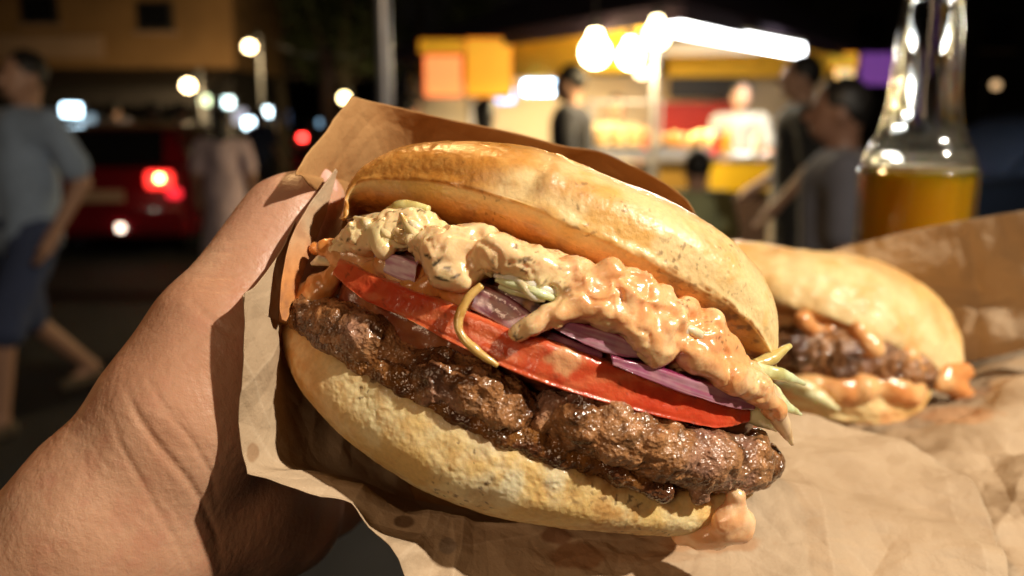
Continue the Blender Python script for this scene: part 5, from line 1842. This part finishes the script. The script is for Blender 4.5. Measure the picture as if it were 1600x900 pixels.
M_bot = [solid('red_squeeze_bottle', (.6, .04, .02), .35), solid('yellow_squeeze_bottle', (.8, .5, .03), .35), solid('white_squeeze_bottle', (.75, .72, .62), .35)]
for i, (px_, lab) in enumerate(((1120, 'red squeeze bottle leftmost on the worktop before the worker'), (1136, 'yellow squeeze bottle on the worktop before the worker'),
                                (1182, 'white squeeze bottle at the right end of the worktop'), (1010, 'red squeeze bottle beside the stall post'))):
    p = np.array(Wp(px_, 235, 6.55)); r_ = thing('squeeze_bottle', (p[0], p[1], 1.183), lab, 'bottle', 'squeeze bottles on the worktop')
    cylinder_w('bottle_body', .033, .15, M_bot[i % 3], r_, (0, 0, 0), 18, bevel=.008)
    cylinder_w('nozzle', .014, .06, M_bot[i % 3], r_, (0, 0, .15), 12, .004)
for i, (px_, py_, d_, lab) in enumerate(((905, 236, 6.7, 'white takeaway box on the left end of the stall counter'), (925, 236, 6.9, 'white takeaway box behind the first one, nearer the display'))):
    p = np.array(Wp(px_, py_, d_)); r_ = thing('takeaway_box', (p[0], p[1], 1.183), lab, 'box', 'takeaway boxes on the counter')
    box_w('tray', (.16, .14, .05), M_white, r_, (0, 0, .025), .006); box_w('lid', (.165, .145, .04), M_white, r_, (0, 0, .072), .012)
person('person in cream shirt standing inside the stall behind the food display', at(962, 8.0), -80, 1.66, (.62, .50, .32), (.04, .04, .04))
person('person in dark red shirt at the far left end of the stall', at(640, 8.2), 40, 1.66, (.16, .03, .03), (.03, .03, .03))

# ---- ochre building top left with a long sign band and dark shopfront
def building(label, pxr, d, width, zb, ztop, depth, wall, name='building', winrows=(), band=None, skew=0.0, wins=()):
    p = np.array(Wp(pxr, 190, d))
    root = thing(name, (p[0] - width / 2, p[1] + depth / 2, 0), label, 'building', rotz=skew)
    box_w('wall', (width, depth, ztop - zb), wall, root, (0, 0, (ztop + zb) / 2), .02)
    box_w('ground_floor', (width - .5, depth - .6, zb + .02), M_dark, root, (0, .3, zb / 2))
    for z in winrows:
        x = width / 2 - 1.3
        while x > -width / 2 + 1:
            f = box_w('window', (1.15, .10, 1.25), M_dark, root, (x, -depth / 2 - .02, z), .01)
            box_w('pane', (1.0, .04, 1.1), M_pane, f, (x, -depth / 2 - .065, z))
            box_w('sill', (1.3, .16, .08), M_pinkish, f, (x, -depth / 2 - .04, z - .70))
            x -= 2.3
    for wx, wz in wins:
        x = float(np.array(Wp(wx, 190, d))[0]) - (p[0] - width / 2)
        f = box_w('window', (.75, .10, .60), M_dark, root, (x, -depth / 2 - .02, wz), .01)
        box_w('pane', (.62, .04, .48), M_pane, f, (x, -depth / 2 - .065, wz))
        box_w('sill', (.9, .16, .06), M_pinkish, f, (x, -depth / 2 - .04, wz - .34))
    if band:
        box_w('sign_band', (width * band[0], .15, band[2] - band[1]), M_pinkish, root, (width * band[3], -depth / 2 - .08, (band[1] + band[2]) / 2), .01)
    box_w('cornice', (width + .3, .4, .2), M_pinkish, root, (0, -depth / 2 - .08, ztop + .1), .02)
    return root


bld = building('ochre rendered building with a dark ground floor behind the left street lamps', 372, 19, 13, 2.55, 9.5, 4, M_ochre, wins=[(80, 3.75), (255, 3.6)], band=(.30, 2.75, 3.2, .14))
building('dark building far down the street behind the floodlights', 560, 60, 22, 3.0, 9, 8, M_dark, winrows=(4.6, 7.2))
building('dark building beyond the bottle on the right', 2300, 32, 24, 3.0, 9, 8, M_dark, winrows=(4.6, 7.2))
aw = thing('awning', tuple(np.array(bld.location) + np.array([.3, -2.4, 2.25])), 'dark sloping shop awning under the ochre building', 'awning')
box_w('canopy', (12.4, 1.9, .08), M_dark, aw, (0, -.6, 0), .01, rot=(math.radians(14), 0, 0))
box_w('fringe', (12.4, .03, .3), M_dark, aw, (0, -1.53, -.38), .005)


# ---- trees
def tree(label, px, d, h, cr, seed, n=2600):
    p = np.array(Wp(px, 190, d)); root = thing('tree', (p[0], p[1], 0), label, 'tree', 'dark street trees')
    r = np.random.RandomState(seed)
    V, Q, T = tube(np.array([(0, 0, 0), (.05, 0, h*.25), (-.05, .05, h*.5), (.1, 0, h*.75)]), np.array([.2, .16, .12, .05]), 12, 30)
    Q, T = orient(V, Q, T); tr = link('trunk', npmesh('trunk', V, Q, T), root, M_bark)
    cent = []
    for i in range(9):
        a = r.uniform(0, 6.28); e_ = np.array([math.cos(a) * cr * r.uniform(.3, .8), math.sin(a) * cr * r.uniform(.3, .8), h * r.uniform(.5, .95)])
        cent.append(e_)
        V, Q, T = tube(np.array([(0, 0, h * .42), e_ * .55 + [0, 0, h * .12], e_]), np.array([.08, .05, .02]), 7, 12)
        Q, T = orient(V, Q, T); link('limb', npmesh('limb', V, Q, T), root, M_bark)
    cent = np.array(cent + [[0, 0, h * .8]])
    ci = r.randint(0, len(cent), n); off = r.normal(size=(n, 3)); off /= np.linalg.norm(off, axis=1, keepdims=True)
    C_ = cent[ci] + off * (r.rand(n, 1) ** .5) * cr * .42
    a = r.normal(size=(n, 3)); a /= np.linalg.norm(a, axis=1, keepdims=True); b_ = np.cross(a, r.normal(size=(n, 3))); b_ /= np.linalg.norm(b_, axis=1, keepdims=True)
    s = r.uniform(.07, .14, (n, 1))
    V = np.stack([C_ - a*s, C_ + b_*s*.5, C_ + a*s, C_ - b_*s*.5], 1).reshape(-1, 3)
    o = link('crown', npmesh('crown', V, np.arange(n * 4).reshape(-1, 4), smooth_=False), root, M_leafd); o['kind'] = 'stuff'


tree('dark leafy tree behind the tallest warm lamp', 440, 24, 6.5, 2.2, 1)
tree('dark leafy tree behind the brown wooden pole', 545, 22, 6.0, 2.0, 2)
tree('dark leafy tree left of the stall roof', 660, 26, 7.0, 2.6, 3)
